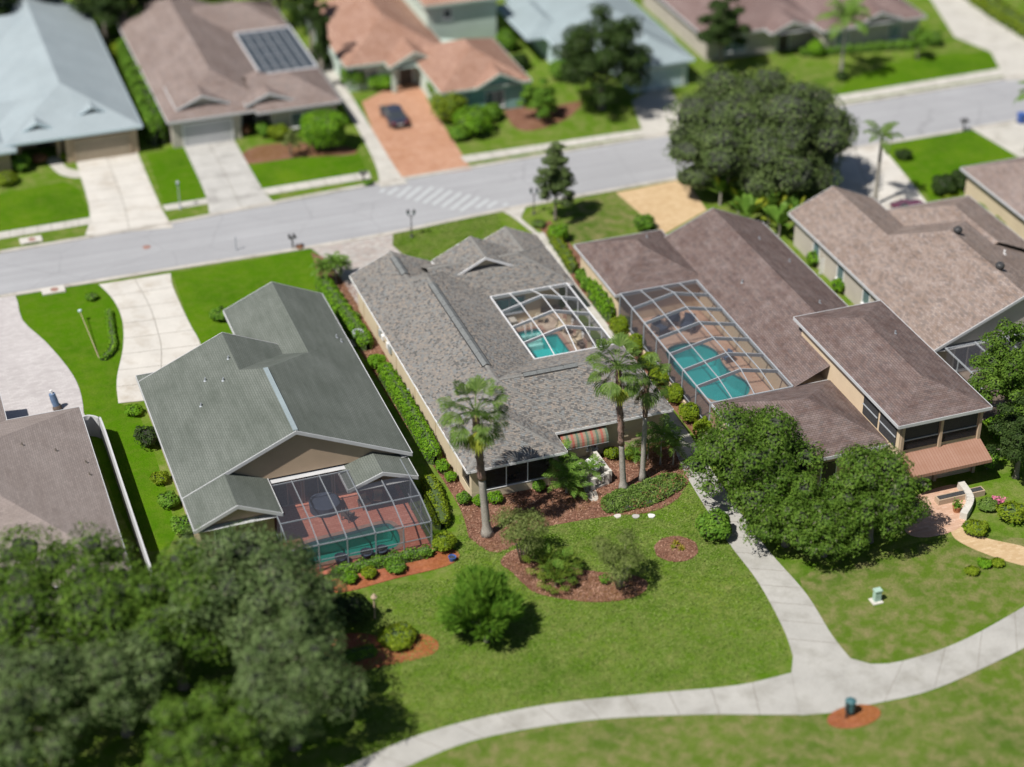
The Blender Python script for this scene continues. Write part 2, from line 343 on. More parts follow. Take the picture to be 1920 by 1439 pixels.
MT['leaf_ground'] = leafm('ground_cover_leaves', (0.075,0.150,0.018), (0.128,0.225,0.038), (0.225,0.300,0.090), 1.5)
MT['leaf_yellow'] = leafm('yellow_leaves', (0.198,0.187,0.011), (0.330,0.297,0.022), (0.462,0.396,0.044), 1.5)
MT['leaf_brown'] = leafm('rusty_leaves', (0.176,0.077,0.044), (0.286,0.143,0.077), (0.374,0.209,0.121), 1.5)
MT['leaf_palm'] = leafm('palm_fronds', (0.070,0.130,0.022), (0.120,0.205,0.042), (0.220,0.310,0.085), 1.2, 0.3, 0.45)
MT['leaf_palm_d'] = leafm('dark_palm_fronds', (0.035,0.075,0.012), (0.060,0.115,0.020), (0.100,0.155,0.035), 1.2, 0.25, 0.45)
MT['leaf_fan'] = leafm('bright_fan_leaves', (0.075,0.130,0.012), (0.130,0.200,0.022), (0.220,0.290,0.050), 1.2, 0.25, 0.5)
MT['leaf_palm_y'] = leafm('yellow_green_palm_fronds', (0.184,0.230,0.018), (0.291,0.337,0.037), (0.413,0.444,0.073), 1.2, 0.3, 0.45)
MT['leaf_areca'] = leafm('arching_palm_fronds', (0.071,0.158,0.020), (0.123,0.246,0.035), (0.246,0.360,0.070), 1.2, 0.3, 0.4)
MT['blade'] = leafm('grass_blades', (0.080,0.152,0.016), (0.135,0.220,0.030), (0.250,0.305,0.092), 0.35, 0.15, 0.9)
MT['chip'] = leafm('bark_chip', (0.10,0.04,0.025), (0.24,0.115,0.08), (0.46,0.29,0.21), 0.8, 0.0, 0.9)
MT['moss'] = leafm('grey_moss_and_twigs', (0.121,0.129,0.075), (0.185,0.192,0.120), (0.256,0.263,0.173), 0.6, 0.2, 0.9)
MT['core'] = M('foliage_core_shade', (0.020,0.030,0.010), 0.3, 3, 1.0)  # dark colour stands in for the shade deep inside foliage
MT['core_lit'] = M('foliage_core_lit', (0.045,0.085,0.010), 0.3, 3, 1.0)  # lighter copy of the core colour, for foliage drawn as sunlit
MT['black_metal'] = M('black_painted_metal', (0.025,0.025,0.028), 0.1, 2, 0.45)
MT['carpaint'] = M('navy_car_paint', (0.012,0.018,0.045), 0.05, 1, 0.18, spec=0.7)
MT['carpaint2'] = M('plum_car_paint', (0.10,0.012,0.045), 0.05, 1, 0.25, spec=0.7)
MT['tyre'] = M('tyre_rubber', (0.02,0.02,0.02), 0.1, 3, 0.9)
MT['chrome'] = M('rim_metal', (0.4,0.4,0.42), 0.1, 3, 0.3, metal=0.8)
MT['red_lamp'] = M('red_tail_light', (0.30,0.02,0.03), 0.1, 3, 0.3)
MT['ac_metal'] = M('grey_air_unit_metal', (0.36,0.40,0.42), 0.1, 3, 0.5)
MT['utility'] = M('pale_green_cabinet', (0.36,0.52,0.44), 0.1, 3, 0.6)
MT['bin_teal'] = M('teal_bin_plastic', (0.03,0.12,0.14), 0.15, 3, 0.6)
MT['blue_plastic'] = M('blue_plastic', (0.02,0.09,0.36), 0.1, 3, 0.5)
MT['blue_cloth'] = M('dusty_blue_cloth', (0.10,0.17,0.30), 0.15, 3, 0.8)
MT['sofa'] = M('brown_wicker', (0.10,0.07,0.055), 0.2, 8, 0.8)
MT['cushion'] = M('cream_cushion', (0.55,0.46,0.33), 0.1, 3, 0.9)
MT['navy'] = M('navy_cushion', (0.02,0.035,0.075), 0.1, 3, 0.9)
MT['stone_white'] = M('cast_stone', (0.58,0.55,0.50), 0.1, 2, 0.85, 12, 0.12, 0.3)
MT['statue'] = M('white_cast_stone', (0.70,0.69,0.68), 0.08, 2, 0.8)
MT['rust_metal'] = M('drain_rust', (0.30,0.16,0.13), 0.3, 3, 0.9)
MT['awn_red'] = M('awning_red_cloth', (0.34,0.095,0.065), 0.08, 2, 0.9)
MT['awn_green'] = M('awning_green_cloth', (0.10,0.145,0.10), 0.08, 2, 0.9)
MT['awn_tan'] = M('awning_tan_cloth', (0.26,0.19,0.13), 0.08, 2, 0.9)
MT['awn_salmon'] = brickm('salmon_ribbed_awning', (0.36,0.195,0.135), (0.39,0.22,0.16), (0.28,0.14,0.095), 0.22, 9.0, 0.02, 0.06, blot=0.6, off=0.0)
MT['pink'] = M('pink_flowers', (0.60,0.15,0.28), 0.2, 3, 0.8)
MT['orange_pot'] = M('terracotta_pot', (0.40,0.16,0.06), 0.15, 3, 0.8)
MT['pool_shell'] = M('turquoise_pool_plaster', (0.03,0.46,0.47), 0.08, 0.7, 0.6, 9, 0.05)
MT['pool_shell2'] = M('green_teal_pool_plaster', (0.05,0.30,0.25), 0.08, 0.7, 0.6, 9, 0.05)
MT['pool_tile'] = M('dark_waterline_tile', (0.02,0.13,0.15), 0.2, 6, 0.4)
def waterm(name, tint):
    m, t, b = new_mat(name)
    b.inputs['Base Color'].default_value = lin(tint); b.inputs['Roughness'].default_value = 0.04; b.inputs['IOR'].default_value = 1.33
    w = noise(t, 2.2, 3, 0.5); bump(t, b, w, 0.12, 0.05)
    tp = N(t, 'ShaderNodeBsdfTransparent'); tp.inputs['Color'].default_value = lin(tint)
    fr = N(t, 'ShaderNodeFresnel'); fr.inputs['IOR'].default_value = 1.33
    gl = N(t, 'ShaderNodeBsdfGlossy'); gl.inputs['Roughness'].default_value = 0.04
    ms = N(t, 'ShaderNodeMixShader'); t.links.new(fr.outputs[0], ms.inputs[0]); t.links.new(tp.outputs[0], ms.inputs[1]); t.links.new(gl.outputs[0], ms.inputs[2])
    t.links.new(ms.outputs[0], t.nodes['Material Output'].inputs['Surface'])
    return m
MT['water'] = waterm('pool_water', (0.62, 0.93, 0.92))

# ---------------------------------------------------------------- ground, road, paths
def sheet_holes(name, outer, holes, z, mat, parent=None, kind='structure'):
    bm = bmesh.new(); off = wloc(parent) if parent else Vector((0,0,0))
    for loop in [outer]+holes:
        vv = [bm.verts.new((p[0]-off.x, p[1]-off.y, z-off.z)) for p in loop]
        for i in range(len(vv)): bm.edges.new((vv[i], vv[(i+1) % len(vv)]))
    bmesh.ops.triangle_fill(bm, use_beauty=True, use_dissolve=False, edges=bm.edges[:], normal=(0,0,1))
    for f in bm.faces:
        if f.normal.z < 0: f.normal_flip()
    me = bpy.data.meshes.new(name); uv = bm.loops.layers.uv.new('UVMap')
    for f in bm.faces:
        for l in f.loops: l[uv].uv = (l.vert.co.x, l.vert.co.y)
    bm.to_mesh(me); bm.free()
    o = link_mesh(name, me, mat, parent)
    if kind: o['kind'] = kind
    return o
POOL_MAIN = [(2.0,-0.6),(5.9,-0.6),(5.9,5.8),(4.95,5.95),(4.9,7.1),(2.2,7.1),(2.0,5.8)]
POOL_B = spline([(-20.6,-17.0),(-18.2,-17.0),(-15.6,-17.2),(-14.3,-16.9),(-13.9,-15.8),(-14.0,-14.7),(-14.6,-14.2),(-17.2,-14.4),(-20.4,-14.7),(-21.2,-15.8)], 4, True)
POOL_C = spline([(14.1,1.0),(15.9,0.7),(16.8,-0.9),(16.5,-2.8),(16.6,-4.4),(17.1,-6.0),(16.4,-7.6),(14.6,-8.0),(13.3,-7.2),(12.7,-4.6),(12.6,-1.8),(13.0,0.2)], 4, True)
ground = sheet_holes('ground', [(-700,-500),(900,-500),(900,900),(-700,900)], [POOL_MAIN, POOL_B, POOL_C], 0.0, MT['lawn'])

def strip(name, left, right, rows, cols, mat, z=0.035, gap=0.055, label=None, bed=True, smooth=True):
    """a band of cast slabs between two edges given as pixels on the ground; every slab is its own piece"""
    L = spline(gp(left), 8) if smooth and len(left) > 2 else gp(left)
    Rr = spline(gp(right), 8) if smooth and len(right) > 2 else gp(right)
    def resample(P, n):
        P = [Vector(p) for p in P]; d = [0]
        for i in range(1, len(P)): d.append(d[-1]+(P[i]-P[i-1]).length)
        out = []
        for k in range(n+1):
            s = d[-1]*k/n; i = 1
            while i < len(d)-1 and d[i] < s: i += 1
            t = (s-d[i-1])/max(d[i]-d[i-1], 1e-6); out.append(P[i-1].lerp(P[i], t))
        return out
    sub = 3; A = resample(L, rows*sub); B = resample(Rr, rows*sub)
    base = MB().prism(ccw([tuple(p) for p in A]+[tuple(p) for p in reversed(B)]), z-0.05, z-0.012)
    o = base.build(name, MT['joint']); o['kind'] = 'structure'
    for r in range(rows):
        for c in range(cols):
            g0 = gap/2
            pa, pb = [], []
            for k in range(sub+1):
                i = r*sub+k
                w = (B[i]-A[i]); wl = w.length
                t0 = c/cols+(g0/wl if c else 0); t1 = (c+1)/cols-(g0/wl if c < cols-1 else 0)
                pa.append(A[i]+w*t0); pb.append(A[i]+w*t1)
            def shrink(P):
                d0 = (P[1]-P[0]); d1 = (P[-1]-P[-2])
                if d0.length > 0.1: P[0] = P[0]+d0.normalized()*g0
                if d1.length > 0.1: P[-1] = P[-1]-d1.normalized()*g0
                return P
            pa, pb = shrink(pa), shrink(pb)
            MB().prism(ccw([tuple(p) for p in pa]+[tuple(p) for p in reversed(pb)]), z-0.03, z+R.uniform(-0.004,0.004)).build('slab', mat, o)
    return o

# lawns that differ in colour from the general turf
sheet('lawn', gp([(322,512),(470,488),(580,466),(600,462),(612,500),(700,660),(640,660),(380,650),(352,600)]), 0.004, MT['lawn_rich'])
sheet('lawn', spline(gp([(30,556),(110,542),(188,533),(212,562),(229,600),(231,650),(218,715),(222,757),(262,780),(330,1000),(250,1010),(158,780),(150,730),(128,690),(85,640),(42,600)]), 3, True), 0.004, MT['lawn_rich'])
sheet('lawn', gp([(-40,372),(120,340),(150,355),(172,410),(-40,445)]), 0.004, MT['lawn_rich'])
sheet('lawn', gp([(275,290),(345,275),(395,372),(308,386)]), 0.004, MT['lawn_rich'])
sheet('lawn', gp([(445,300),(560,265),(670,280),(690,322),(492,356)]), 0.004, MT['lawn_rich'])
sheet('lawn', gp([(1648,268),(1690,262),(1820,243),(1870,258),(1910,300),(1880,345),(1745,375)]), 0.004, MT['lawn_rich'])
sheet('lawn', gp([(1590,150),(1700,110),(1850,95),(1880,128),(1565,182)]), 0.004, MT['lawn_rich'])
sheet('lawn', gp([(645,185),(680,190),(726,308),(752,312),(728,316)]), 0.004, MT['lawn_rich'])
sheet('lawn', spline(gp([(640,1500),(760,1445),(900,1390),(1100,1354),(1300,1342),(1540,1340),(1640,1322),(1760,1292),(1960,1195),(2100,1300),(2000,1600),(1200,1700)]), 3, True), 0.004, MT['lawn_dry'])
sheet('lawn', spline(gp([(1500,1085),(1600,1060),(1750,1010),(1920,1010),(2000,1050),(1920,1128),(1800,1200),(1690,1240),(1600,1240),(1555,1180)]), 3, True), 0.004, MT['lawn_dry'])

near = [(-120,26.6),(-35.3,27.3),(-21.9,27.25),(-8.9,27.05),(-1.4,27.2),(9.1,28.05),(26,28.6),(50,28.9),(70,29.1),(160,30)]
far = [(-120,33.5),(-34.3,34.7),(-19.9,35.1),(-10,35.9),(-0.3,36.5),(9,36.8),(28.8,37.4),(49.1,37.75),(70,38.1),(160,39)]
road = sheet('road', near+far[::-1], 0.012, MT['road'])
def kerb(edge, s):
    P = [Vector(p) for p in spline(edge, 4)]; poly = []
    nrm = []
    for i in range(len(P)):
        d = (P[min(i+1, len(P)-1)]-P[max(i-1, 0)]).normalized(); nrm.append(Vector((-d.y, d.x))*s)
    a = [tuple(p+n*0.02) for p, n in zip(P, nrm)]; b = [tuple(p+n*0.5) for p, n in zip(P, nrm)]
    m = MB(); m.prism(ccw(a+b[::-1]), -0.02, 0.075)
    o = m.build('kerb', MT['kerb']); o['kind'] = 'structure'
kerb(near[1:-1], -1); kerb(far[1:-1], 1)
# painted bars across the hump in the road
for a, b, c2, d2 in ((150,280,190,250),(215,300,300,240),(300,320,410,230),(375,335,500,230),(450,355,600,235),(525,370,685,250),(605,385,760,265),(680,405,840,285),(760,425,920,300),(840,440,1000,320),(975,415,1075,340),(1070,410,1150,360),(1205,395,1240,375)):
    p, q = G(680+a/4.571, 300+b/4.571), G(680+c2/4.571, 300+d2/4.571)
    d = (q-p); side = Vector((-d.y, d.x, 0)).normalized()*0.17
    sheet('painted_bar', [tuple((p+side)[:2]), tuple((q+side)[:2]), tuple((q-side)[:2]), tuple((p-side)[:2])], 0.018, MT['paint'], road, None, 0.005)
for px, py, r in ((275,464,0.36),(1355,229,0.3)):
    p = G(px, py)
    m = MB().lathe((p.x,p.y,0.0), [(r,0.0),(r,0.02),(r*0.8,0.021),(r*0.78,0.016),(r*0.1,0.016)], 20)
    tag(m.build('manhole_cover', MT['rust_metal']), 'round dark manhole cover in the road near the '+('left driveways' if px < 900 else 'curving royal palm'), 'manhole')

# driveways and walks
sheet('driveway', spline(gp([(-60,568),(0,558),(29,556),(42,601),(85,641),(128,691),(149,730),(157,775),(156,830),(-60,900)]), 3, True), 0.03, MT['paver_pale'])
strip('driveway', [(185,534),(212,562),(229,600),(231,650),(219,712),(222,757)], [(320,513),(323,535),(340,575),(358,612),(377,650),(392,740)], 8, 2, MT['concrete2'])
sheet('driveway', [(-9.0,26.9),(-1.4,27.0),(-2.1,24.6),(-1.75,22.8),(-1.6,14.9),(-7.8,14.9),(-7.9,20.5),(-8.3,24.5)], 0.03, MT['paver'])
strip('driveway', [(143,305),(168,395),(160,442)], [(257,285),(300,385),(325,428)], 7, 2, MT['concrete2'])
strip('driveway', [(343,272),(385,365),(392,405)], [(436,258),(492,355),(520,385)], 6, 2, MT['stained'])
strip('side_walk', [(572,95),(640,190),(700,300),(712,352)], [(600,92),(668,195),(738,310),(765,345)], 12, 1, MT['concrete'])
sheet('driveway', gp([(678,192),(745,158),(792,156),(802,190),(850,265),(884,318),(800,330),(740,338),(722,305)]), 0.03, MT['paver_orange'])
sheet('driveway', gp([(1185,190),(1245,155),(1290,215),(1300,250),(1210,262)]), 0.03, MT['concrete'])
sheet('driveway', gp([(1720,-40),(1800,-20),(1940,85),(1940,150),(1886,152),(1858,98),(1790,70)]), 0.03, MT['concrete'])
sheet('driveway', gp([(1155,362),(1285,336),(1325,395),(1245,440)]), 0.03, MT['paver_sand'])
strip('driveway', [(1560,285),(1545,340),(1600,400)], [(1645,268),(1690,320),(1745,390)], 5, 2, MT['concrete2'])
sheet('driveway', gp([(1824,244),(1960,222),(1980,330),(1905,292)]), 0.03, MT['concrete'])
for k, (t, b, n) in enumerate([([(-60,446),(172,408)], [(-60,459),(174,420)], 9), ([(304,386),(397,371)], [(310,396),(401,381)], 3), ([(490,355),(692,322)], [(503,366),(696,335)], 7),
        ([(862,294),(1050,266),(1245,237)], [(872,306),(1050,278),(1245,249)], 14), ([(1562,181),(1880,128)], [(1567,194),(1884,142)], 12)]):
    strip('pavement', t, b, n, 1, MT['concrete'], smooth=False)
# walk down the right side of the house, then the curving footpath of the park
strip('side_walk', [(936,393),(962,408),(996,435),(1008,447)], [(986,388),(976,410),(1012,440),(1020,447)], 5, 1, MT['concrete'], smooth=False)
m_walk = thing
def world_strip(name, pts, w, n, mat):
    P = [Vector(p) for p in pts]; o = None
    base = MB(); tot = []
    for i in range(len(P)-1):
        d = (P[i+1]-P[i]); k = max(1, round(d.length/n)); s = Vector((-d.y, d.x)).normalized()*w/2
        if o is None:
            o = MB().prism(ccw([tuple(P[i]+s), tuple(P[i+1]+s), tuple(P[i+1]-s), tuple(P[i]-s)]), -0.02, 0.022).build(name, MT['joint']); o['kind'] = 'structure'
        for j in range(k):
            a = P[i]+d*(j/k)+d.normalized()*0.015; b = P[i]+d*((j+1)/k)-d.normalized()*0.015
            MB().prism(ccw([tuple(a+s), tuple(b+s), tuple(b-s), tuple(a-s)]), 0.0, 0.034+R.uniform(-0.004,0.004)).build('slab', mat, o)
world_strip('side_walk', [(10.5,22.6),(9.75,13),(9.7,-2),(9.2,-14.8)], 1.15, 1.5, MT['concrete'])
strip('footpath', [(1262,838),(1291,900),(1360,1010),(1420,1090),(1468,1178),(1488,1235)], [(1305,838),(1352,908),(1432,1022),(1510,1112),(1560,1192),(1600,1242)], 13, 1, MT['pathc'])
strip('footpath', [(560,1490),(650,1439),(800,1374),(1000,1326),(1200,1303),(1380,1286),(1484,1262)], [(640,1505),(760,1440),(900,1386),(1100,1352),(1300,1341),(1420,1341),(1500,1341)], 12, 1, MT['pathc'])
strip('footpath', [(1602,1244),(1680,1243),(1800,1204),(1930,1132),(2010,1075)], [(1560,1335),(1640,1320),(1760,1290),(1935,1208),(2040,1145)], 6, 1, MT['pathc'])
jx = gp([(1487,1230),(1597,1236),(1640,1248),(1600,1330),(1558,1337),(1500,1342),(1484,1262)])
sheet('footpath', jx, 0.029, MT['pathc'])

# planting beds
BED_LEFT = spline(gp([(583,474),(592,500),(597,540),(640,607),(690,682),(735,757),(790,842),(840,915),(866,962),(879,1008)]), 4)
bed = BED_LEFT[:-1]+spline(gp([(879,1008),(920,1036),(957,1028),(1008,993),(1040,985),(1130,970),(1215,962),(1268,938),(1290,905)]), 4)+[(8.35,-15.5),(8.35,-10.5),(-7.0,-10.5),(-7.0,17.8),(-7.9,20.3),(-8.2,24.5)]
sheet('mulch_bed', bed, 0.016, MT['mulch'], None, 'structure', 0.02)
island = spline(gp([(939,1057),(950,1040),(972,1031),(1000,1042),(1040,1062),(1075,1066),(1108,1072),(1136,1075),(1180,1078),(1213,1092),(1206,1112),(1173,1125),(1119,1130),(1064,1125),(1009,1114),(983,1097),(961,1075)]), 4, True)
sheet('mulch_bed', island, 0.05, MT['mulch'], None, 'structure', 0.06)
sheet('mulch_bed', [(3.3+1.5*math.cos(a*0.2094)*(1+0.03*math.sin(a*1.7)), -23.7+1.42*math.sin(a*0.2094)) for a in range(30)], 0.05, MT['mulch'], None, 'structure', 0.06)
sheet('mulch_bed', spline(gp([(590,1240),(620,1205),(660,1188),(740,1196),(795,1190),(823,1210),(800,1232),(700,1254),(640,1275),(600,1270)]), 4, True), 0.04, MT['mulch_red'], None, 'structure', 0.05)
sheet('mulch_bed', spline(gp([(600,1098),(680,1072),(780,1050),(838,1030),(862,1042),(838,1062),(740,1086),(640,1112)]), 4, True), 0.04, MT['mulch_red'], None, 'structure', 0.05)
sheet('mulch_bed', [(6.6+1.75*math.cos(a*0.2094), -42.75+0.95*math.sin(a*0.2094)) for a in range(30)], 0.04, MT['mulch_red'], None, 'structure', 0.05)
sheet('mulch_bed', spline(gp([(1790,985),(1850,1010),(1930,1030),(1930,1062),(1850,1040),(1790,1010)]), 4, True), 0.03, MT['paver_sand'], None, 'structure', 0.04)
sheet('mulch_bed', spline(gp([(445,300),(480,275),(560,268),(650,275),(665,290),(560,296),(470,308)]), 3, True), 0.02, MT['mulch'], None, 'structure', 0.02)
sheet('mulch_bed', spline(gp([(940,180),(960,235),(1000,245),(1060,225),(1090,190),(1000,205)]), 3, True), 0.02, MT['mulch'], None, 'structure', 0.02)
sheet('mulch_bed', spline(gp([(1060,400),(1110,370),(1165,360),(1200,410),(1160,440),(1090,460),(1040,430)]), 3, True), 0.010, MT['lawn_dry'], None, 'structure', 0.01)
sheet('mulch_bed', [(11.0,24),(12.4,24.5),(12.6,14.6),(10.95,14.2),(10.95,-13),(10.2,-13),(10.3,13),(11.0,22)], 0.014, MT['mulch'], None, 'structure', 0.012)
for k, (px, py) in enumerate(((1158,969),(1192,969.5),(1221,968.5))):
    p = G(px, py); s = MB(); n = 14
    s.prism([(p.x+(0.25+0.03*math.sin(3*a+k))*math.cos(a), p.y+(0.24+0.03*math.cos(2*a+k))*math.sin(a)) for a in [2*math.pi*i/n for i in range(n)]], -0.02, 0.075)
    tag(s.build('stepping_stone', [MT['stone_white'], MT['stained'], MT['statue']][k], None, False, 0.015), ['pinkish white stepping stone, leftmost of three along the lawn edge', 'grey stepping stone, middle of three along the lawn edge', 'whitest stepping stone, rightmost of three along the lawn edge'][k], 'stone', 'stepping stones at the lawn edge')

# ---------------------------------------------------------------- houses
class Wing:
    """one rectangular roof: hip or gable ends; axis is the ridge direction"""
    def __init__(s, x0, x1, y0, y1, z, k, axis=None, lo='hip', hi='hip'):
        s.x0, s.x1, s.y0, s.y1, s.z, s.k = x0, x1, y0, y1, z, k
        s.axis = axis or ('y' if (y1-y0) >= (x1-x0) else 'x'); s.lo, s.hi = lo, hi
        s.half = ((x1-x0) if s.axis == 'y' else (y1-y0))/2
        s.top = z+s.half*k
    def height(s, x, y):
        if not (s.x0 <= x <= s.x1 and s.y0 <= y <= s.y1): return -1e9
        if s.axis == 'y': d = [x-s.x0, s.x1-x]; e = [y-s.y0, s.y1-y]
        else: d = [y-s.y0, s.y1-y]; e = [x-s.x0, s.x1-x]
        if s.lo == 'hip': d.append(e[0])
        if s.hi == 'hip': d.append(e[1])
        return s.z+s.k*min(d)
    def faces(s):
        """[(corner list, eave vector u, uphill vector v)]; a face is CCW from above, first two corners on the eave"""
        h, z, t = s.half, s.z, s.top
        if s.axis == 'y':
            c = (s.x0+s.x1)/2; a = s.y0+(h if s.lo == 'hip' else 0); b = s.y1-(h if s.hi == 'hip' else 0)
            r0, r1 = Vector((c,a,t)), Vector((c,b,t))
            A, B, Cc, D = Vector((s.x0,s.y0,z)), Vector((s.x1,s.y0,z)), Vector((s.x1,s.y1,z)), Vector((s.x0,s.y1,z))
            F = [[B, Cc, r1, r0], [D, A, r0, r1]]
            if s.lo == 'hip': F.append([A, B, r0])
            if s.hi == 'hip': F.append([Cc, D, r1])
        else:
            c = (s.y0+s.y1)/2; a = s.x0+(h if s.lo == 'hip' else 0); b = s.x1-(h if s.hi == 'hip' else 0)
            r0, r1 = Vector((a,c,t)), Vector((b,c,t))
            A, B, Cc, D = Vector((s.x0,s.y0,z)), Vector((s.x1,s.y0,z)), Vector((s.x1,s.y1,z)), Vector((s.x0,s.y1,z))
            F = [[A, B, r1, r0], [Cc, D, r0, r1]]
            if s.lo == 'hip': F.append([D, A, r0])
            if s.hi == 'hip': F.append([B, Cc, r1])
        s.r0, s.r1 = r0, r1
        return F
def face_uv(f):
    u = (f[1]-f[0]).normalized(); n = (f[1]-f[0]).cross(f[2]-f[1]).normalized(); v = n.cross(u)
    return [((p-f[0]).dot(u), (p-f[0]).dot(v)) for p in f], u, v, n
def trim_board(m, a, b, drop, th, outward):
    """vertical board hung from the roof edge a-b"""
    a, b = Vector(a), Vector(b); d = (b-a); o = Vector(outward).normalized()
    c = (a+b)/2+o*(th/2+0.004)-Vector((0,0,drop/2-0.015))
    m.obox(c, d/2, o*th/2, Vector((0,0,drop/2)))
def roof_part(parent, w, mat, trim, fascia=0.2, gut=None, wallmat=None, caps=None, ov=0.42, name='roof', soffit=True):
    F = w.faces(); m = MB()
    for f in F:
        m.face(f, face_uv(f)[0])
    ro = m.build(name, mat, parent)
    for f in F:
        a, b = f[0], f[1]; d = (b-a).normalized(); out = Vector((d.y, -d.x, 0))
        tb = MB(); trim_board(tb, a, b, fascia, 0.05, out); tb.build('fascia', trim, ro)
    if soffit:
        s = MB(); zz = w.z-fascia+0.03
        s.face([(w.x0+.01,w.y1-.01,zz),(w.x1-.01,w.y1-.01,zz),(w.x1-.01,w.y0+.01,zz),(w.x0+.01,w.y0+.01,zz)])
        s.build('soffit', trim, ro)
    if gut:
        for f in F:
            a, b = f[0], f[1]; d = (b-a).normalized(); out = Vector((d.y, -d.x, 0))
            MB().beam(a+out*0.12-Vector((0,0,0.06)), b+out*0.12-Vector((0,0,0.06)), 0.12, 0.10).build('gutter', gut, ro)
    for end, kind in (('lo', w.lo), ('hi', w.hi)):
        if kind != 'gable': continue   # 'open' ends run on under another roof
        if w.axis == 'y':
            y = w.y0 if end == 'lo' else w.y1; o = -1 if end == 'lo' else 1
            P0, P1, Pk = Vector((w.x0,y,w.z)), Vector((w.x1,y,w.z)), Vector(((w.x0+w.x1)/2,y,w.top)); out = Vector((0,o,0)); ins = Vector((0,-o*ov,0))
        else:
            x = w.x0 if end == 'lo' else w.x1; o = -1 if end == 'lo' else 1
            P0, P1, Pk = Vector((x,w.y0,w.z)), Vector((x,w.y1,w.z)), Vector((x,(w.y0+w.y1)/2,w.top)); out = Vector((o,0,0)); ins = Vector((-o*ov,0,0))
        e = out*0.03
        for q in (P0, P1):
            rb = MB(); rb.face([q+e+Vector((0,0,0.02)), Pk+e+Vector((0,0,0.02)), Pk+e-Vector((0,0,fascia)), q+e-Vector((0,0,fascia))])
            rb.face([q+e-Vector((0,0,fascia)), Pk+e-Vector((0,0,fascia)), Pk-e*2-Vector((0,0,fascia)), q-e*2-Vector((0,0,fascia))])
            rb.face([q+e+Vector((0,0,0.02)), q-e+Vector((0,0,0.022)), Pk-e+Vector((0,0,0.022)), Pk+e+Vector((0,0,0.02))])
            rb.build('rake_board', trim, ro)
        gw = MB(); dz = Vector((0,0,0.06)); gw.face([P0+ins-dz, P1+ins-dz, Pk+ins-dz]); gw.build('gable_wall', wallmat or trim, ro)
        us = MB(); us.face([P0-Vector((0,0,.05)), Pk-Vector((0,0,.05)), Pk+ins-Vector((0,0,.05)), P0+ins-Vector((0,0,.05))]); us.face([P1-Vector((0,0,.05)), Pk-Vector((0,0,.05)), Pk+ins-Vector((0,0,.05)), P1+ins-Vector((0,0,.05))])
        us.build('eave_lining', trim, ro)
    if caps:
        c = MB()
        def cap(a, b):
            d = (b-a).normalized(); L = (b-a).length; sd = d.cross(Vector((0,0,1))).normalized(); n = max(2, int(L/0.3)); 
            for i in range(n):
                p = a+d*(L*i/n); q = a+d*(L*(i+1)/n+0.05); up = Vector((0,0,0.045)); up2 = Vector((0,0,0.030))
                dn = Vector((0,0,-0.05)); wv = sd*0.17
                c.face([p+wv+dn+up2, q+wv+dn+up, q+up, p+up2]); c.face([p+up2, q+up, q-wv+dn+up, p-wv+dn+up2])
        cap(w.r0, w.r1)
        for f in F:
            if len(f) == 3: cap(f[0], f[2]); cap(f[1], f[2])
        c.build('ridge_cap', caps, ro)
    return ro
def window(parent, p, u, w, h, frame, glass, n=Vector((0,-1,0)), mull=1, name='window', sill=True):
    """window on a wall: p bottom-left corner, u along the wall, n outward"""
    p, u, n = Vector(p), Vector(u).normalized(), Vector(n); zv = Vector((0,0,1))
    g = MB(); g.obox(p+u*w/2+zv*h/2+n*0.02, u*(w/2-.02), n*0.015, zv*(h/2-.02)); pane = g.build(name, glass, parent)
    f = MB(); t = 0.045
    for a, b in ((p, p+u*w), (p+zv*h, p+u*w+zv*h)): f.obox((a+b)/2+n*0.045, u*w/2, n*0.03, zv*t)
    for i in range(mull+2):
        q = p+u*(w*i/(mull+1)); f.obox(q+zv*h/2+n*0.046, u*t, n*0.03, zv*(h/2+t))
    f.build('frame', frame, pane)
    if sill:
        MB().obox(p+u*w/2-zv*0.09+n*0.07, u*(w/2+.1), n*0.07, zv*0.04).build('sill', frame, pane)
    return pane
def garage_door(parent, x0, x1, y, h, mat, frame, ny=-1, rows=4):
    g = MB(); g.box(x0, x1, y-0.02, y+0.02, 0.03, h); d = g.build('garage_door', mat, parent)
    for r in range(rows):
        z0 = 0.03+(h-0.03)*r/rows; MB().box(x0+0.03, x1-0.03, y+ny*0.05-0.02, y+ny*0.05+0.02, z0+0.02, z0+(h-0.03)/rows-0.02).build('panel', mat, d)
    f = MB(); f.box(x0-0.14, x0-0.01, y+ny*0.06-0.04, y+ny*0.06+0.04, 0.0, h+0.12); f.box(x1+0.01, x1+0.14, y+ny*0.06-0.04, y+ny*0.06+0.04, 0.0, h+0.12); f.box(x0-0.01, x1+0.01, y+ny*0.061-0.04, y+ny*0.061+0.04, h+0.01, h+0.12)
    f.build('door_frame', frame, d)
def door(parent, x0, x1, y, h, mat, frame, ny=-1):
    d = MB().box(x0, x1, y-0.03, y+0.03, 0.05, h).build('door', mat, parent)
    MB().box(x1-0.18, x1-0.12, y+ny*0.09-0.04, y+ny*0.09+0.04, 0.95, 1.1).build('handle', MT['chrome'], d)
    f = MB(); f.box(x0-0.09, x0-0.005, y-0.06, y+0.06, 0, h+0.08); f.box(x1+0.005, x1+0.09, y-0.06, y+0.06, 0, h+0.08); f.build('frame', frame, d)
def vent_pipe(parent, x, y, z, mat, r=0.05, h=0.35, name='vent_pipe'):
    MB().lathe((x,y,z-0.15), [(r*2.2,0.0),(r*2.2,0.14),(r,0.18),(r,h),(r*0.8,h),(r*0.8,h-0.05)], 10).build(name, mat, parent)
def env(wings, x, y): return max(w.height(x, y) for w in wings)

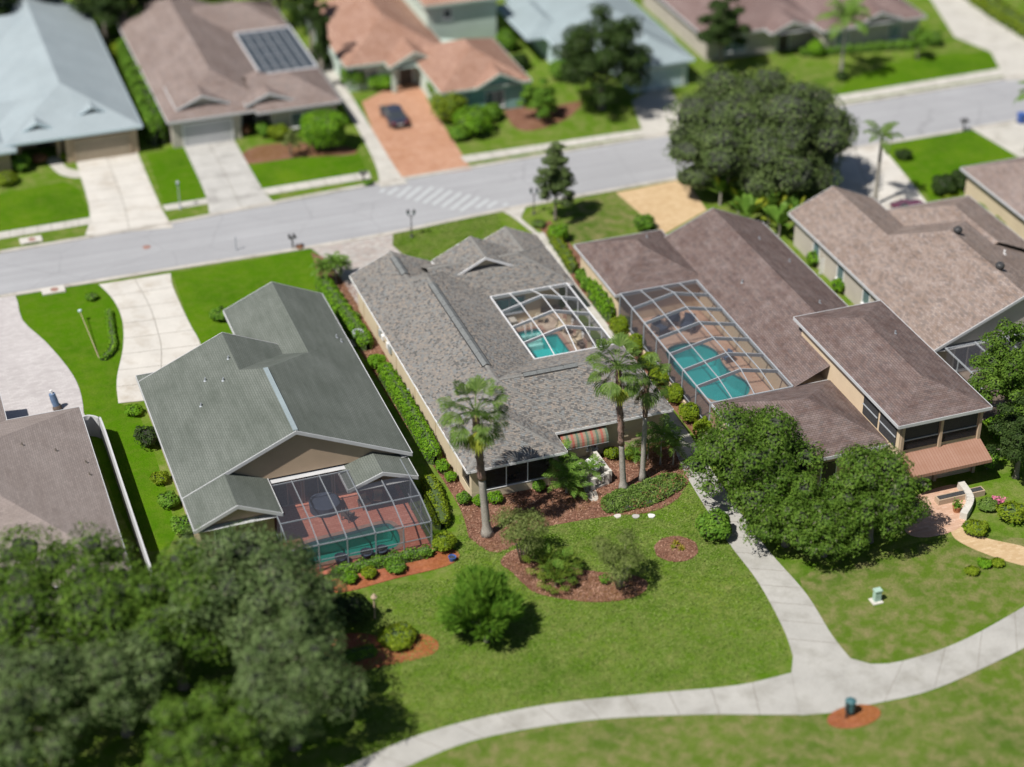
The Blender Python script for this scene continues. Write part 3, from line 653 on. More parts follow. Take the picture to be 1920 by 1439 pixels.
# ----- the house in the middle of the picture
H1 = thing('house', 'cream stucco house under variegated grey shingles with white pool cage', 'house', (0, 0, 0))
EZ, SL = 2.95, 0.453
W1 = Wing(-8.4, 1.1, -11.6, 14.3, EZ, SL)
W2 = Wing(-3.45, 8.2, -11.7, -1.8, EZ-0.004, 0.43, 'x', 'open', 'hip')
W3 = Wing(-8.392, -1.0, -14.2, -5.0, EZ-0.010, SL, 'y', 'hip', 'open')
W4 = Wing(-8.396, -1.4, 9.0, 15.6, EZ-0.006, SL, 'y', 'open', 'gable')
W5 = Wing(-1.7, 5.0, 10.8, 14.6, 3.60, 0.48, 'y', 'gable', 'gable')
W6 = Wing(2.8, 8.3, 11.85, 17.1, EZ-0.012, SL, 'y', 'open', 'gable')
W7 = Wing(-3.0, 8.292, 8.3, 15.3, EZ-0.003, SL, 'x', 'open', 'hip')
WM = [W1, W2, W3, W4, W5, W6, W7]
wallpoly = [(-7.95,-10.6),(7.75,-10.6),(7.75,-11.25)]
walls = [[(-7.95,-10.4),(-1.45,-10.4),(-1.45,-11.25),(7.75,-11.25),(7.75,-2.25),(0.65,-2.25),(0.65,8.75),(5.6,8.75),(5.6,10.2),(7.75,10.2),(7.75,16.6),(3.3,16.6),(3.3,14.0),(-1.0,14.0),(-1.8,15.0),(-7.95,15.0)]]
wm = MB(); wm.prism(ccw(walls[0]), 0.0, EZ-0.17); wall1 = wm.build('wall', MT['cream'], H1)
for w in WM:
    roof_part(H1, w, MT['shingle_under'], MT['white'], 0.19, None, MT['cream'], MT['cap'])
# shingle tabs laid in courses on the visible slopes
def lay_tabs(parent, wings):
    rr = random.Random(3); m = MB(); V, F = [], []
    for wi, w in enumerate(wings):
        for f in w.faces():
            uv, u, v, n = face_uv(f)
            us = [p[0] for p in uv]; vm = max(p[1] for p in uv); ex = 0.145; rows = int(vm/ex)
            base_l, base_r = uv[0][0], uv[1][0]
            top = [p for p in uv if p[1] > vm-1e-3]; tl, tr = min(p[0] for p in top), max(p[0] for p in top)
            for r in range(rows+1):
                v0 = r*ex-0.02; v1 = min(v0+ex*1.28, vm+0.02); vmid = min(max((v0+v1)/2, 0), vm); t = vmid/vm
                lo = base_l+(tl-base_l)*t; hi = base_r+(tr-base_r)*t
                x = lo-rr.uniform(0, 0.3)
                while x < hi:
                    wd = rr.uniform(0.11, 0.26); a, b = max(x, lo), min(x+wd, hi); x += wd
                    if b-a < 0.04: continue
                    c = f[0]+u*((a+b)/2)+v*vmid
                    if any(j != wi and o.height(c.x, c.y) > c.z+(0.02 if j > wi else -0.02) for j, o in enumerate(wings)): continue
                    j0 = rr.uniform(-0.018, 0.018); lift = rr.uniform(0.022, 0.055); g = 0.006
                    p = [f[0]+u*(a+g)+v*(v0+j0)+n*lift, f[0]+u*(b-g)+v*(v0+j0)+n*lift, f[0]+u*(b-g)+v*v1+n*0.012, f[0]+u*(a+g)+v*v1+n*0.012]
                    q = [f[0]+u*(a+g)+v*(v0+j0)-n*0.004, f[0]+u*(b-g)+v*(v0+j0)-n*0.004]
                    k = len(V); V += [tuple(z) for z in p+q]; F += [(k,k+1,k+2,k+3),(k+4,k+5,k+1,k)]
    me = bpy.data.meshes.new('shingle_tabs'); me.from_pydata(V, [], F); me.update()
    o = link_mesh('shingle_tabs', me, MT['tabs'], parent); o['kind'] = 'stuff'
    return o
lay_tabs(H1, WM)
def ridge_vent(parent, a, b, w=0.30):
    a, b = Vector(a), Vector(b); d = (b-a).normalized(); sd = d.cross(Vector((0,0,1))).normalized(); n = int((b-a).length/0.9)
    up = Vector((0,0,0.12)); L = (b-a).length
    o = None
    k = MB(); dn = Vector((0,0,-w*0.42))
    k.face([a+sd*w+dn+up*0.2, b+sd*w+dn+up*0.2, b+up*0.95, a+up*0.95]); k.face([a+up*0.95, b+up*0.95, b-sd*w+dn+up*0.2, a-sd*w+dn+up*0.2])
    for s in (1,-1): k.beam(a+sd*s*(w+0.02)+dn+up*0.55, b+sd*s*(w+0.02)+dn+up*0.55, 0.04, 0.09)
    o = k.build('ridge_vent', MT['vent_edge'], parent)
    for i in range(n):
        p = a+d*(L*i/n+0.01); q = a+d*(L*(i+1)/n-0.01); h = up+Vector((0,0,0.012*(i % 2)))
        MB().face([p+sd*w+dn+h*0.75, q+sd*w+dn+h*0.75, q+h*1.15, p+h*1.15]).face([p+h*1.15, q+h*1.15, q-sd*w+dn+h*0.75, p-sd*w+dn+h*0.75]).build('vent_cap', MT['vent'], o)
ridge_vent(H1, (-3.65, 8.4, W1.top), (-3.65, -4.7, W1.top))
ridge_vent(H1, (-4.9, 14.6, W4.top), (-4.9, 11.5, W4.top))
ridge_vent(H1, (-1.6, -6.75, W2.top), (2.6, -6.75, W2.top), 0.26)
for x, y in ((-7.0,9.6),(-2.6,8.0),(7.1,10.0),(7.7,8.9),(6.0,-3.6)):
    MB().lathe((x,y,env(WM,x,y)-0.05), [(0.14,0.0),(0.14,0.06),(0.07,0.09),(0.06,0.24),(0.045,0.24),(0.045,0.15)], 10).build('vent_pipe', MT['bark'], H1)
# left wall: pilaster joints, meter boxes, downpipes
for y in (13.2, 9.3, 4.2, -0.6, -5.6):
    MB().box(-8.02,-7.955,y-0.04,y+0.04,0.02,EZ-0.2).build('downpipe', MT['cream'], wall1)
for y, z, h in ((8.3,1.2,0.6),(7.6,1.3,0.4),(6.2,1.3,0.5),(5.6,1.2,0.7)):
    MB().box(-8.13,-7.955,y-0.2,y+0.2,z,z+h).build('meter_box', MT['white'] if h < 0.55 else MT['ac_metal'], H1, False, 0.01)
MB().box(-8.45,-8.3,-0.2,-0.1,0.0,1.4).build('conduit', MT['ac_metal'], H1)
# back wall, awning bay
garage_door(H1, -7.3, -2.4, 15.04, 2.3, MT['cream'], MT['white'], 1)
door(H1, 0.6, 1.7, 14.04, 2.3, MT['door'], MT['white'], 1)
window(H1, (5.8,16.6,0.8), (-1,0,0), 1.8, 1.4, MT['white'], MT['glass'], Vector((0,1,0)), 1)
window(H1, (1.72,-11.25,0.62), (1,0,0), 0.75, 0.95, MT['white'], MT['glass'], Vector((0,-1,0)), 1)
MB().box(7.76,7.83,-11.36,-11.26,0.02,EZ-0.2).build('downpipe', MT['alu_grey'], H1)
MB().box(4.2,4.9,-11.37,-11.255,1.15,1.65).build('meter_box', MT['cream'], H1, False, 0.01)
def awning(parent, x0, x1, y, z1, depth, drop, n):
    """quarter-barrel cloth awning of striped gores"""
    prof = [(0.0,0.0)]+[(depth*math.sin(a), -drop*0.82*(1-math.cos(a))) for a in [math.pi/2*i/6 for i in range(1,7)]]
    prof.append((depth*1.0, -drop))
    ao = MB().beam((x0,y-0.03,z1),(x1,y-0.03,z1),0.05,0.05).build('awning', MT['awn_green'], parent)
    for x, e in ((x0,-1),(x1,1)):
        pts = [(x, y-d, z1+q) for d, q in prof]+[(x, y, z1-drop)]
        MB().face(pts if e < 0 else pts[::-1]).build('end_cheek', MT['awn_green'], ao)
    seq = ['awn_red','awn_tan','awn_green','awn_tan']
    for i in range(n):
        a, b = x0+(x1-x0)*i/n, x0+(x1-x0)*(i+1)/n; g = MB()
        for (d0,q0),(d1,q1) in zip(prof, prof[1:]): g.face([(a,y-d1,z1+q1),(b,y-d1,z1+q1),(b,y-d0,z1+q0),(a,y-d0,z1+q0)])
        k = 3
        for j in range(k):
            u0, u1 = a+(b-a)*j/k, a+(b-a)*(j+1)/k
            g.face([(u0,y-depth-0.004,z1-drop+0.01),((u0+u1)/2,y-depth-0.004,z1-drop-0.10),(u1,y-depth-0.004,z1-drop+0.01)])
        g.build('stripe', MT[seq[i % 4]], ao)
    MB().beam((x0,y-depth,z1-drop),(x1,y-depth,z1-drop),0.03,0.03).build('bar', MT['alu_grey'], ao)
awning(H1, -0.55, 3.0, -11.28, 2.58, 0.95, 0.95, 19)
# screened porch under the back hip
MB().box(-7.93,-1.47,-13.75,-10.42,0.0,0.06).build('porch_floor', MT['deck_tan'], H1)
kn = MB(); kn.box(-7.95,-1.45,-13.75,-13.57,0.0,0.72); kn.box(-7.95,-7.77,-13.56,-10.45,0.0,0.72); kn.build('knee_wall', MT['cream'], H1)
kt = MB(); kt.box(-7.0,-1.44,-13.78,-13.54,0.725,0.765); kt.build('ledge', MT['white'], H1)
MB().box(-7.95,-7.05,-13.74,-13.3,0.73,EZ-0.18).build('corner_pier', MT['cream'], H1)
MB().box(-7.945,-7.5,-11.6,-10.41,0.73,EZ-0.18).build('side_pier', MT['cream'], H1)
MB().box(-1.9,-1.46,-13.74,-13.3,0.77,EZ-0.18).build('corner_pier', MT['cream'], H1)
for x in (-5.35,-3.75): MB().box(x-0.035,x+0.035,-13.70,-13.62,0.77,EZ-0.18).build('mullion', MT['white'], H1)
hb = MB(); hb.box(-7.04,-1.91,-13.71,-13.61,EZ-0.26,EZ-0.175); hb.build('head_rail', MT['white'], H1)
for a, b in ((-7.04,-5.39),(-5.31,-3.79),(-3.71,-1.91)): MB().box(a,b,-13.668,-13.660,0.77,EZ-0.265).build('screen_pane', MT['screen_dk'], H1)
MB().box(-7.90,-7.892,-13.29,-11.62,0.73,EZ-0.2).build('screen_pane', MT['screen_dk'], H1)
for x in (-6.4,-4.9,-3.4): window(H1, (x,-10.42,1.35), (1,0,0), 1.3, 0.95, MT['white'], MT['glass'], Vector((0,-1,0)), 0, sill=False)
t_ = thing('patio_table', 'round brown table on the screened porch floor', 'table', (-4.3,-12.0,0.06))
MB().lathe((-4.3,-12.0,0.68), [(0.55,0.0),(0.57,0.02),(0.55,0.05)], 20).build('table_top', MT['sofa'], t_); MB().lathe((-4.3,-12.0,0.06), [(0.3,0),(0.28,0.04),(0.05,0.08),(0.05,0.62)], 12).build('pedestal', MT['black_metal'], t_)

# the courtyard: deck, pool, cage
deck = sheet_holes('pool_deck', [(0.67,-2.2),(8.25,-2.2),(8.25,8.7),(7.7,8.7),(7.7,10.15),(5.65,10.15),(5.65,8.7),(0.67,8.7)], [POOL_MAIN], 0.05, MT['deck_tan'], H1, None)
def pool(label, poly, shell_mat, deck_z, cop_mat, steps=None, depth=1.3):
    c = Vector((sum(p[0] for p in poly)/len(poly), sum(p[1] for p in poly)/len(poly), 0)); P = ccw(poly); n = len(P)
    t = thing('swimming_pool', label, 'pool', c)
    s = MB(); s.face([(p[0],p[1],-depth) for p in P])
    for i in range(n):
        a, b = P[i], P[(i+1) % n]; s.face([(a[0],a[1],-depth),(a[0],a[1],-0.20),(b[0],b[1],-0.20),(b[0],b[1],-depth)])
    s.build('shell', shell_mat, t)
    s = MB()
    for i in range(n):
        a, b = P[i], P[(i+1) % n]; s.face([(a[0],a[1],-0.20),(a[0],a[1],deck_z),(b[0],b[1],deck_z),(b[0],b[1],-0.20)])
    s.build('tile_band', MT['pool_tile'], t)
    MB().face([(p[0],p[1],-0.10) for p in P]).build('water', MT['water'], t)
    cp = MB()
    for i in range(n):
        a, b = Vector(P[i]), Vector(P[(i+1) % n]); p0, p3 = Vector(P[i-1]), Vector(P[(i+2) % n])
        def miter(u, v, w):
            n1 = Vector(((v-u).y, -(v-u).x)).normalized(); n2 = Vector(((w-v).y, -(w-v).x)).normalized(); q = (n1+n2)
            q = q.normalized() if q.length > 0.1 else n1
            return q*0.34/max(0.5, q.dot(n1))
        ma, mb_ = miter(p0, a, b), miter(a, b, p3)
        cp.prism(ccw([tuple(a), tuple(b), tuple(b+mb_), tuple(a+ma)]), deck_z-0.02, deck_z+0.022)
    cp.build('coping', cop_mat, t)
    if steps:
        for (x0,x1,y0,y1,z) in steps: MB().box(x0,x1,y0,y1,-depth+0.01,z).build('step', MT['statue'], t)
    return t
pool('turquoise pool with brown coping inside the white cage', POOL_MAIN, MT['pool_shell'], 0.05, MT['coping'], [(2.25,4.85,6.7,7.05,-0.32),(2.25,4.85,6.36,6.69,-0.60),(2.25,4.85,6.02,6.35,-0.88)])
def hand_rail(x, y):
    t = thing('pool_handrail', 'white curved handrail by the pool steps', 'handrail', (x,y,0.05))
    for d in (0, 0.55):
        MB().tube([(x+d,y+0.5,0.05),(x+d,y+0.5,0.75),(x+d,y+0.35,0.9),(x+d,y-0.15,0.7),(x+d,y-0.45,0.1),(x+d,y-0.5,-0.3)], [0.03]*6, 8).build('rail', MT['alu_white'], t, True)
hand_rail(3.55, 7.1)
def cage(parent, x0, x1, y0, y1, z, rise, bays, xr, frame, scr, wall_sides, purl, beam=0.13, sz=None):
    """pool cage: cross frames along y with peak at xr, purlins, eave rails, posts and screen panels"""
    ys = [y0+(y1-y0)*i/bays for i in range(bays+1)]
    def zt(x, y=None): return z+rise*((x-x0)/(xr-x0) if x <= xr else (x1-x)/(x1-xr))
    for i, y in enumerate(ys):
        e = i in (0, bays); w, h = (0.06, beam*0.55) if e else (0.05, beam*1.9)
        if e: MB().beam((x0,y,z),(x1,y,z),0.08,0.10).build('end_beam', frame, parent); 
        else:
            for a, b in ((x0,xr),(xr,x1)):
                MB().beam((a,y,zt(a)-h*0.35),(b,y,zt(b)-h*0.35),w,h).build('beam', MT['alu_grey'], parent)
                MB().beam((a,y,zt(a)+h*0.18),(b,y,zt(b)+h*0.18),w*1.25,0.035).build('beam_cap', frame, parent)
    def ztop(x, y):
        # the end bays slope down to the eaves
        i = (y-y0)/(y1-y0)*bays; f = min(1, i, bays-i)
        return z+(zt(x)-z)*max(0, f)+0.035
    for x in purl+[x0, x1]:
        for i in range(bays):
            a, b = ys[i], ys[i+1]; w = 0.09 if x in (x0, x1) else 0.055
            MB().beam((x,a,ztop(x,a)),(x,b,ztop(x,b)),w,0.07).build('purlin', frame, parent)
    xs = [x0]+purl+[x1]
    for i in range(bays):
        for j in range(len(xs)-1):
            a, b, c, d = xs[j]+0.04, xs[j+1]-0.04, ys[i]+0.04, ys[i+1]-0.04
            MB().face([(a,c,ztop(a,c)-0.02),(b,c,ztop(b,c)-0.02),(b,d,ztop(b,d)-0.02),(a,d,ztop(a,d)-0.02)]).build('screen_panel', scr, parent)
    for sx in wall_sides:
        for i, y in enumerate(ys): MB().box(sx-0.04,sx+0.04,y-0.04,y+0.04,0.05,z-0.03).build('post', frame, parent)
        for i in range(bays):
            MB().beam((sx,ys[i]+0.05,1.0),(sx,ys[i+1]-0.05,1.0),0.05,0.06).build('chair_rail', frame, parent)
            MB().box(sx-0.004,sx+0.004,ys[i]+0.05,ys[i+1]-0.05,0.5,0.96).build('side_screen', scr, parent)
            MB().box(sx-0.004,sx+0.004,ys[i]+0.05,ys[i+1]-0.05,1.04,z-0.08).build('side_screen', scr, parent)
            MB().box(sx-0.02,sx+0.02,ys[i]+0.05,ys[i+1]-0.05,0.05,0.48).build('kick_plate', frame, parent)
cg = thing('pool_cage', 'white aluminium screen cage over the turquoise pool', 'pool cage', (4.4, 3.2, 0))
cage(cg, 1.14, 7.66, -1.86, 8.26, 3.02, 0.85, 4, 4.55, MT['alu_white'], MT['screen'], [7.66], [2.75, 4.55, 6.15])
window(H1, (1.6,8.75,0.95), (1,0,0), 2.6, 1.35, MT['alu_grey'], MT['glass_blue'], Vector((0,-1,0)), 1)
# things on the deck
def lounge_chair(x, y, rz, label, m1, m2, s=1.0):
    t = thing('patio_chair', label, 'chair', (x,y,0.05), 'patio chairs by the pool'); t.rotation_euler.z = rz
    off = Vector((x,y,0.05))
    def bx(n, m, *b): 
        q = MB().box(*b); q.v = [(v[0]*s+x, v[1]*s+y, v[2]*s+0.05) for v in q.v]; q.build(n, m, t, False, 0.015)
    bx('seat', m2, -0.3,0.3,-0.3,0.3,0.34,0.46); bx('backrest', m2, -0.3,0.3,0.24,0.34,0.47,0.95)
    bx('armrest', m1, -0.38,-0.31,-0.3,0.34,0.36,0.62); bx('armrest', m1, 0.31,0.38,-0.3,0.34,0.36,0.62)
    for a, b in ((-.3,-.25),(.3,-.25),(-.3,.3),(.3,.3)): bx('leg', m1, a-.03,a+.03,b-.03,b+.03,0,0.33)
    return t
lounge_chair(6.35,6.1,-0.6,'cream patio chair near the middle of the deck', MT['cushion'], MT['cushion'])
lounge_chair(6.75,3.7,-1.2,'cream patio chair beside the dark planter by the pool', MT['cushion'], MT['cushion'])
lounge_chair(5.3,8.0,2.8,'cream patio chair against the house wall under the cage', MT['cushion'], MT['cushion'])
def planter(x, y, r, label):
    t = thing('planter', label, 'planter', (x,y,0.05), 'dark planters on the pool deck')
    MB().lathe((x,y,0.05), [(r*0.7,0),(r,0.35),(r*1.05,0.5),(r*0.85,0.5),(r*0.8,0.42)], 16).build('pot', MT['sofa'], t, True)
    MB().lathe((x,y,0.44), [(r*0.79,0),(r*0.5,0.03)], 12).build('soil', MT['dark'], t)
planter(6.75,5.55,0.28,'round dark planter on the deck further from the pool')
planter(7.0,3.05,0.30,'round dark planter on the deck nearest the pool corner')
for k, y in enumerate((7.4,5.2,2.9,0.6)):
    t = thing('storage_cabinet', ['tan cabinet with dark top at the far end of the cage wall','tan cabinet with dark top, second from the far end of the cage wall','tan cabinet with dark top, third from the far end of the cage wall','tan cabinet with dark top nearest the camera on the cage wall'][k], 'cabinet', (7.95,y,0.05), 'cabinets along the cage wall')
    MB().box(7.22,7.58,y-0.45,y+0.45,0.05,0.95).build('body', MT['cushion'], t, False, 0.02); MB().box(7.18,7.60,y-0.49,y+0.49,0.955,1.03).build('top', MT['sofa'], t)
    MB().box(7.19,7.215,y-0.4,y+0.4,0.12,0.88).build('front', MT['coping'], t)
tc_ = thing('chest', 'cream deck chest under the window in the cage', 'chest', (2.4,8.1,0.05))
MB().box(1.9,3.2,7.75,8.45,0.06,0.6).build('body', MT['cushion'], tc_, False, 0.03); MB().box(1.86,3.24,7.71,8.49,0.605,0.68).build('lid', MT['stone'], tc_, False, 0.02)
# air unit, balustrade, statue
p = G(672, 642); t = thing('air_conditioner', 'grey outdoor air conditioning unit between the hedges', 'air conditioner', (p.x, p.y, 0))
MB().lathe((p.x,p.y,0.0), [(0.46,0),(0.46,0.08),(0.42,0.09),(0.42,0.92),(0.45,0.93),(0.45,1.0),(0.40,1.0),(0.38,0.95),(0.10,0.95)], 20).build('casing', MT['ac_metal'], t)
for i in range(4):
    a = i*math.pi/4; MB().obox((p.x,p.y,1.02), Vector((math.cos(a),math.sin(a),0))*0.40, Vector((-math.sin(a),math.cos(a),0))*0.012, Vector((0,0,0.012))).build('fan_guard_bar', MT['black_metal'], t)
MB().box(p.x-.55,p.x+.55,p.y-.55,p.y+.55,-0.01,0.04).build('pad', MT['stone_white'], t)
pa, pb, pc = G(1125, 848), G(1152, 895), G(1128, 908)
terr = sheet('terrace', [(-1.3,-11.3),(1.9,-11.3),(2.05,-14.9),(1.1,-15.2),(-1.3,-14.2)], 0.06, MT['stone_white'], None, 'structure', 0.06)
sheet('garden_walk', spline(gp([(1092,905),(1108,903),(1119,925),(1121,938),(1108,940),(1098,925)]), 4, True), 0.045, MT['stone'], None, 'structure', 0.05)
def balustrade(a, b, label):
    t = thing('balustrade', label, 'balustrade', ((a.x+b.x)/2,(a.y+b.y)/2,0), 'cast stone balustrades of the back terrace'); n = max(3, int((b-a).length/0.27))
    MB().beam(a+Vector((0,0,0.09)), b+Vector((0,0,0.09)), 0.26, 0.14).build('plinth', MT['stone_white'], t); MB().beam(a+Vector((0,0,0.86)), b+Vector((0,0,0.86)), 0.28, 0.12).build('rail', MT['stone_white'], t)
    for i in range(n):
        q = a.lerp(b, (i+0.5)/n); MB().lathe((q.x,q.y,0.16), [(0.075,0),(0.05,0.06),(0.09,0.2),(0.05,0.42),(0.05,0.52),(0.08,0.64)], 10).build('baluster', MT['stone_white'], t, True)
    for q in (a, b): MB().box(q.x-.15,q.x+.15,q.y-.15,q.y+.15,0.02,0.98).build('pier', MT['stone_white'], t)
balustrade(Vector((2.0,-11.55,0)), Vector((2.05,-14.7,0)), 'white cast stone balustrade running back from the house wall')
balustrade(Vector((1.75,-14.95,0)), Vector((0.55,-15.25,0)), 'short white balustrade facing the mulch bed')
t = thing('garden_table', 'white oval garden table on the back terrace', 'table', (1.35,-13.3,0.06))
tt = MB().lathe((0,0,0.70), [(0.5,0),(0.52,0.025),(0.5,0.05)], 22); tt.v = [(v[0]*0.9+1.35, v[1]*1.6-13.3, v[2]) for v in tt.v]; tt.build('table_top', MT['statue'], t)
for s in (-1,1): MB().lathe((1.35,-13.3+s*0.45,0.06), [(0.2,0),(0.18,0.05),(0.08,0.1),(0.12,0.35),(0.08,0.55),(0.2,0.64)], 12).build('leg', MT['statue'], t, True)

# ----- neighbours
def rect(x0, x1, y0, y1): return [(x0,y0),(x1,y0),(x1,y1),(x0,y1)]
def build_house(label, wings, footprints, roof, trim, wall, gablewall=None, fascia=0.22, caps=None, loc=None):
    loc = loc or (footprints[0][0][0][0], footprints[0][0][0][1], 0)
    h = thing('house', label, 'house', loc)
    for poly, z0, z1 in footprints: MB().prism(ccw(poly), z0, z1).build('wall', wall, h)
    for w in wings: roof_part(h, w, roof, trim, fascia, None, gablewall or wall, caps, 0.4)
    return h
# B: grey-green roof, left neighbour
BW = [Wing(-27.6,-11.3,-10.7,6.1,2.95,0.45,'y','gable','hip'), Wing(-19.3,-11.31,0.0,13.5,2.943,0.45,'y','open','gable'), Wing(-27.59,-14.5,-3.0,5.2,2.937,0.45,'y','open','gable'),
      Wing(-27.58,-21.6,-14.6,-7.0,2.93,0.45,'y','gable','open'), Wing(-16.6,-11.6,-13.0,-9.5,2.55,0.36,'y','gable','open')]
HB = build_house('tan house under plain grey-green shingles with red pool deck', BW, [([(-27.15,-14.1),(-22.1,-14.1),(-22.1,-9.9),(-11.75,-9.9),(-11.75,13.1),(-18.8,13.1),(-18.8,5.6),(-27.15,5.6)],0,2.78)], MT['roof_green'], MT['trim_grey'], MT['tan'], None, 0.26)
MB().beam((-19.45,-10.6,6.63),(-19.45,-2.0,6.63),0.34,0.06).build('ridge_vent', MT['roof_blue2'], HB)
for x, y in ((-23.4,0.6),(-22.3,-0.6),(-21.4,1.6),(-24.3,-2.0),(-12.2,5.8),(-12.0,5.2)): vent_pipe(HB, x, y, env(BW,x,y), MT['alu_grey'], 0.06, 0.4)
for x in (-21.2,-19.0,-16.8): window(HB, (x,-9.9,0.1), (1,0,0), 2.0, 2.3, MT['stone'], MT['glass'], Vector((0,-1,0)), 1, sill=False)
window(HB, (-14.6,-9.9,0.1), (1,0,0), 2.4, 2.2, MT['stone'], MT['glass'], Vector((0,-1,0)), 1, sill=False)
window(HB, (-26.2,-14.1,0.9), (1,0,0), 1.2, 1.4, MT['white'], MT['glass'], Vector((0,-1,0)), 1)
sheet_holes('pool_deck', [(-22.0,-18.4),(-12.2,-18.4),(-12.2,-9.95),(-22.0,-9.95)], [POOL_B], 0.05, MT['deck_red'], HB, None)
pool('green teal pool set in the red paved deck', POOL_B, MT['pool_shell2'], 0.05, MT['coping'])
cB = thing('pool_cage', 'grey framed screen cage over the red pool deck', 'pool cage', (-17,-14,0))
def cage_b(parent, x0, x1, y0, y1, zh, zl, nb, frame, scr):
    """mansard cage leaning on a house: beams run from the house wall out, then posts"""
    xs = [x0+(x1-x0)*i/nb for i in range(nb+1)]; ym = y0+(y1-y0)*0.35
    for x in xs:
        MB().beam((x,y1,zh),(x,ym,zh),0.05,0.13).build('beam', frame, parent); MB().beam((x,ym,zh),(x,y0,zl),0.05,0.13).build('beam', frame, parent)
        MB().box(x-.04,x+.04,y0-.04,y0+.04,0.04,zl-0.08).build('post', frame, parent)
    for i in range(nb):
        a, b = xs[i]+0.05, xs[i+1]-0.05
        for y, z in ((y0,zl),(ym,zh),(y1-0.1,zh)): MB().beam((a,y,z),(b,y,z),0.06,0.08).build('purlin', frame, parent)
        MB().face([(a,y0,zl),(b,y0,zl),(b,ym,zh),(a,ym,zh)]).build('screen_panel', scr, parent); MB().face([(a,ym,zh+.01),(b,ym,zh+.01),(b,y1,zh+.01),(a,y1,zh+.01)]).build('screen_panel', scr, parent)
        MB().face([(a,y0,0.06),(b,y0,0.06),(b,y0,zl-.05),(a,y0,zl-.05)]).build('side_screen', scr, parent); MB().beam((a,y0,1.0),(b,y0,1.0),0.05,0.05).build('chair_rail', frame, parent)
    for x in (x0, x1):
        for f in (0.33, 0.66):
            y = y0+(y1-y0)*f; MB().box(x-.035,x+.035,y-.035,y+.035,0.04,min(zh, zl+(zh-zl)*f/0.35)-.05).build('post', frame, parent)
        MB().beam((x,y0,1.0),(x,y1-0.3,1.0),0.05,0.05).build('chair_rail', frame, parent)
        MB().face([(x,y0,0.06),(x,y1-0.3,0.06),(x,y1-0.3,zh-.1),(x,ym,zh-.1),(x,y0,zl-.1)]).build('side_screen', scr, parent)
cage_b(cB, -22.0, -12.25, -18.0, -10.9, 2.75, 2.25, 5, MT['alu_dark'], MT['screen_nb'])
t = thing('spa_tub', 'dark hot tub with turquoise water beside the tan house wall', 'hot tub', (-17.9,-11.2,0.05))
MB().lathe((-17.9,-11.2,0.05), [(1.05,0),(1.1,0.7),(0.95,0.75),(0.9,0.62)], 20).build('shell', MT['navy'], t); MB().lathe((-17.9,-11.2,0.6), [(0.9,0),(0.85,0.06)], 20).build('water', MT['pool_shell'], t)
for k, (x, y, rz) in enumerate(((-15.2,-11.9,0.3),(-14.2,-11.7,-0.4),(-16.7,-12.9,2.2),(-13.1,-11.6,0.1))):
    lounge_chair(x, y, rz, ['tan chair left of the table on the red deck','tan chair right of the table on the red deck','dark chair alone in the middle of the red deck','navy chair in the far corner of the red deck'][k], MT['sofa'], [MT['cushion'],MT['cushion'],MT['sofa'],MT['navy']][k])
for k, (px, py) in enumerate(((688,1049),(716,1043),(640,1058))):
    p = G(px, py); t = thing('planter', ['dark pot second along the front edge of the red deck','dark pot nearest the corner of the red deck','dark pot nearest the oak on the red deck edge'][k], 'planter', (p.x,p.y,0.05), 'dark pots on the red deck')
    MB().lathe((p.x,p.y,0.05), [(0.3,0),(0.42,0.5),(0.45,0.6),(0.38,0.6),(0.36,0.52)], 14).build('pot', MT['navy'], t, True); MB().lathe((p.x,p.y,0.56), [(0.36,0),(0.2,0.04)], 12).build('soil', MT['dark'], t)
# A: mauve roof at the left edge
AW = [Wing(-47,-32.3,-17.5,3.2,2.95,0.42), Wing(-48,-37.5,-4,8.2,2.94,0.42,'y','hip','gable'), Wing(-44,-36.3,-22,-10.5,2.6,0.36,'y','gable','hip')]
HA = build_house('house under a wide plain mauve-brown roof at the left edge', AW, [([(-46.5,-17),(-32.8,-17),(-32.8,2.7),(-37.9,2.7),(-37.9,7.7),(-47,7.7)],0,2.76),(rect(-43.6,-36.8,-21.5,-17.02),0,2.4)], MT['roof_mauve'], MT['trim_grey'], MT['tan'], None, 0.24)
for px, py in ((44,852),(104,842),(158,847),(165,870)):
    q = G(px, py, 4.2); vent_pipe(HA, q.x, q.y, env(AW, q.x, q.y), MT['bark'], 0.06, 0.35)
t = thing('garden_wall', 'white garden wall with curved end beside the mauve roof', 'wall', (-30.9,-5,0))
cv = spline([(-32.3,3.6),(-31.7,3.7),(-31.1,3.2),(-30.9,2.2),(-30.9,-6),(-30.9,-16)], 5)
for i in range(len(cv)-1):
    a, b = cv[i], cv[i+1]
    if math.dist(a, b) > 0.03: MB().beam((a[0],a[1],0.9),(b[0],b[1],0.9),0.14,1.8).build('panel', MT['trim_grey'], t)
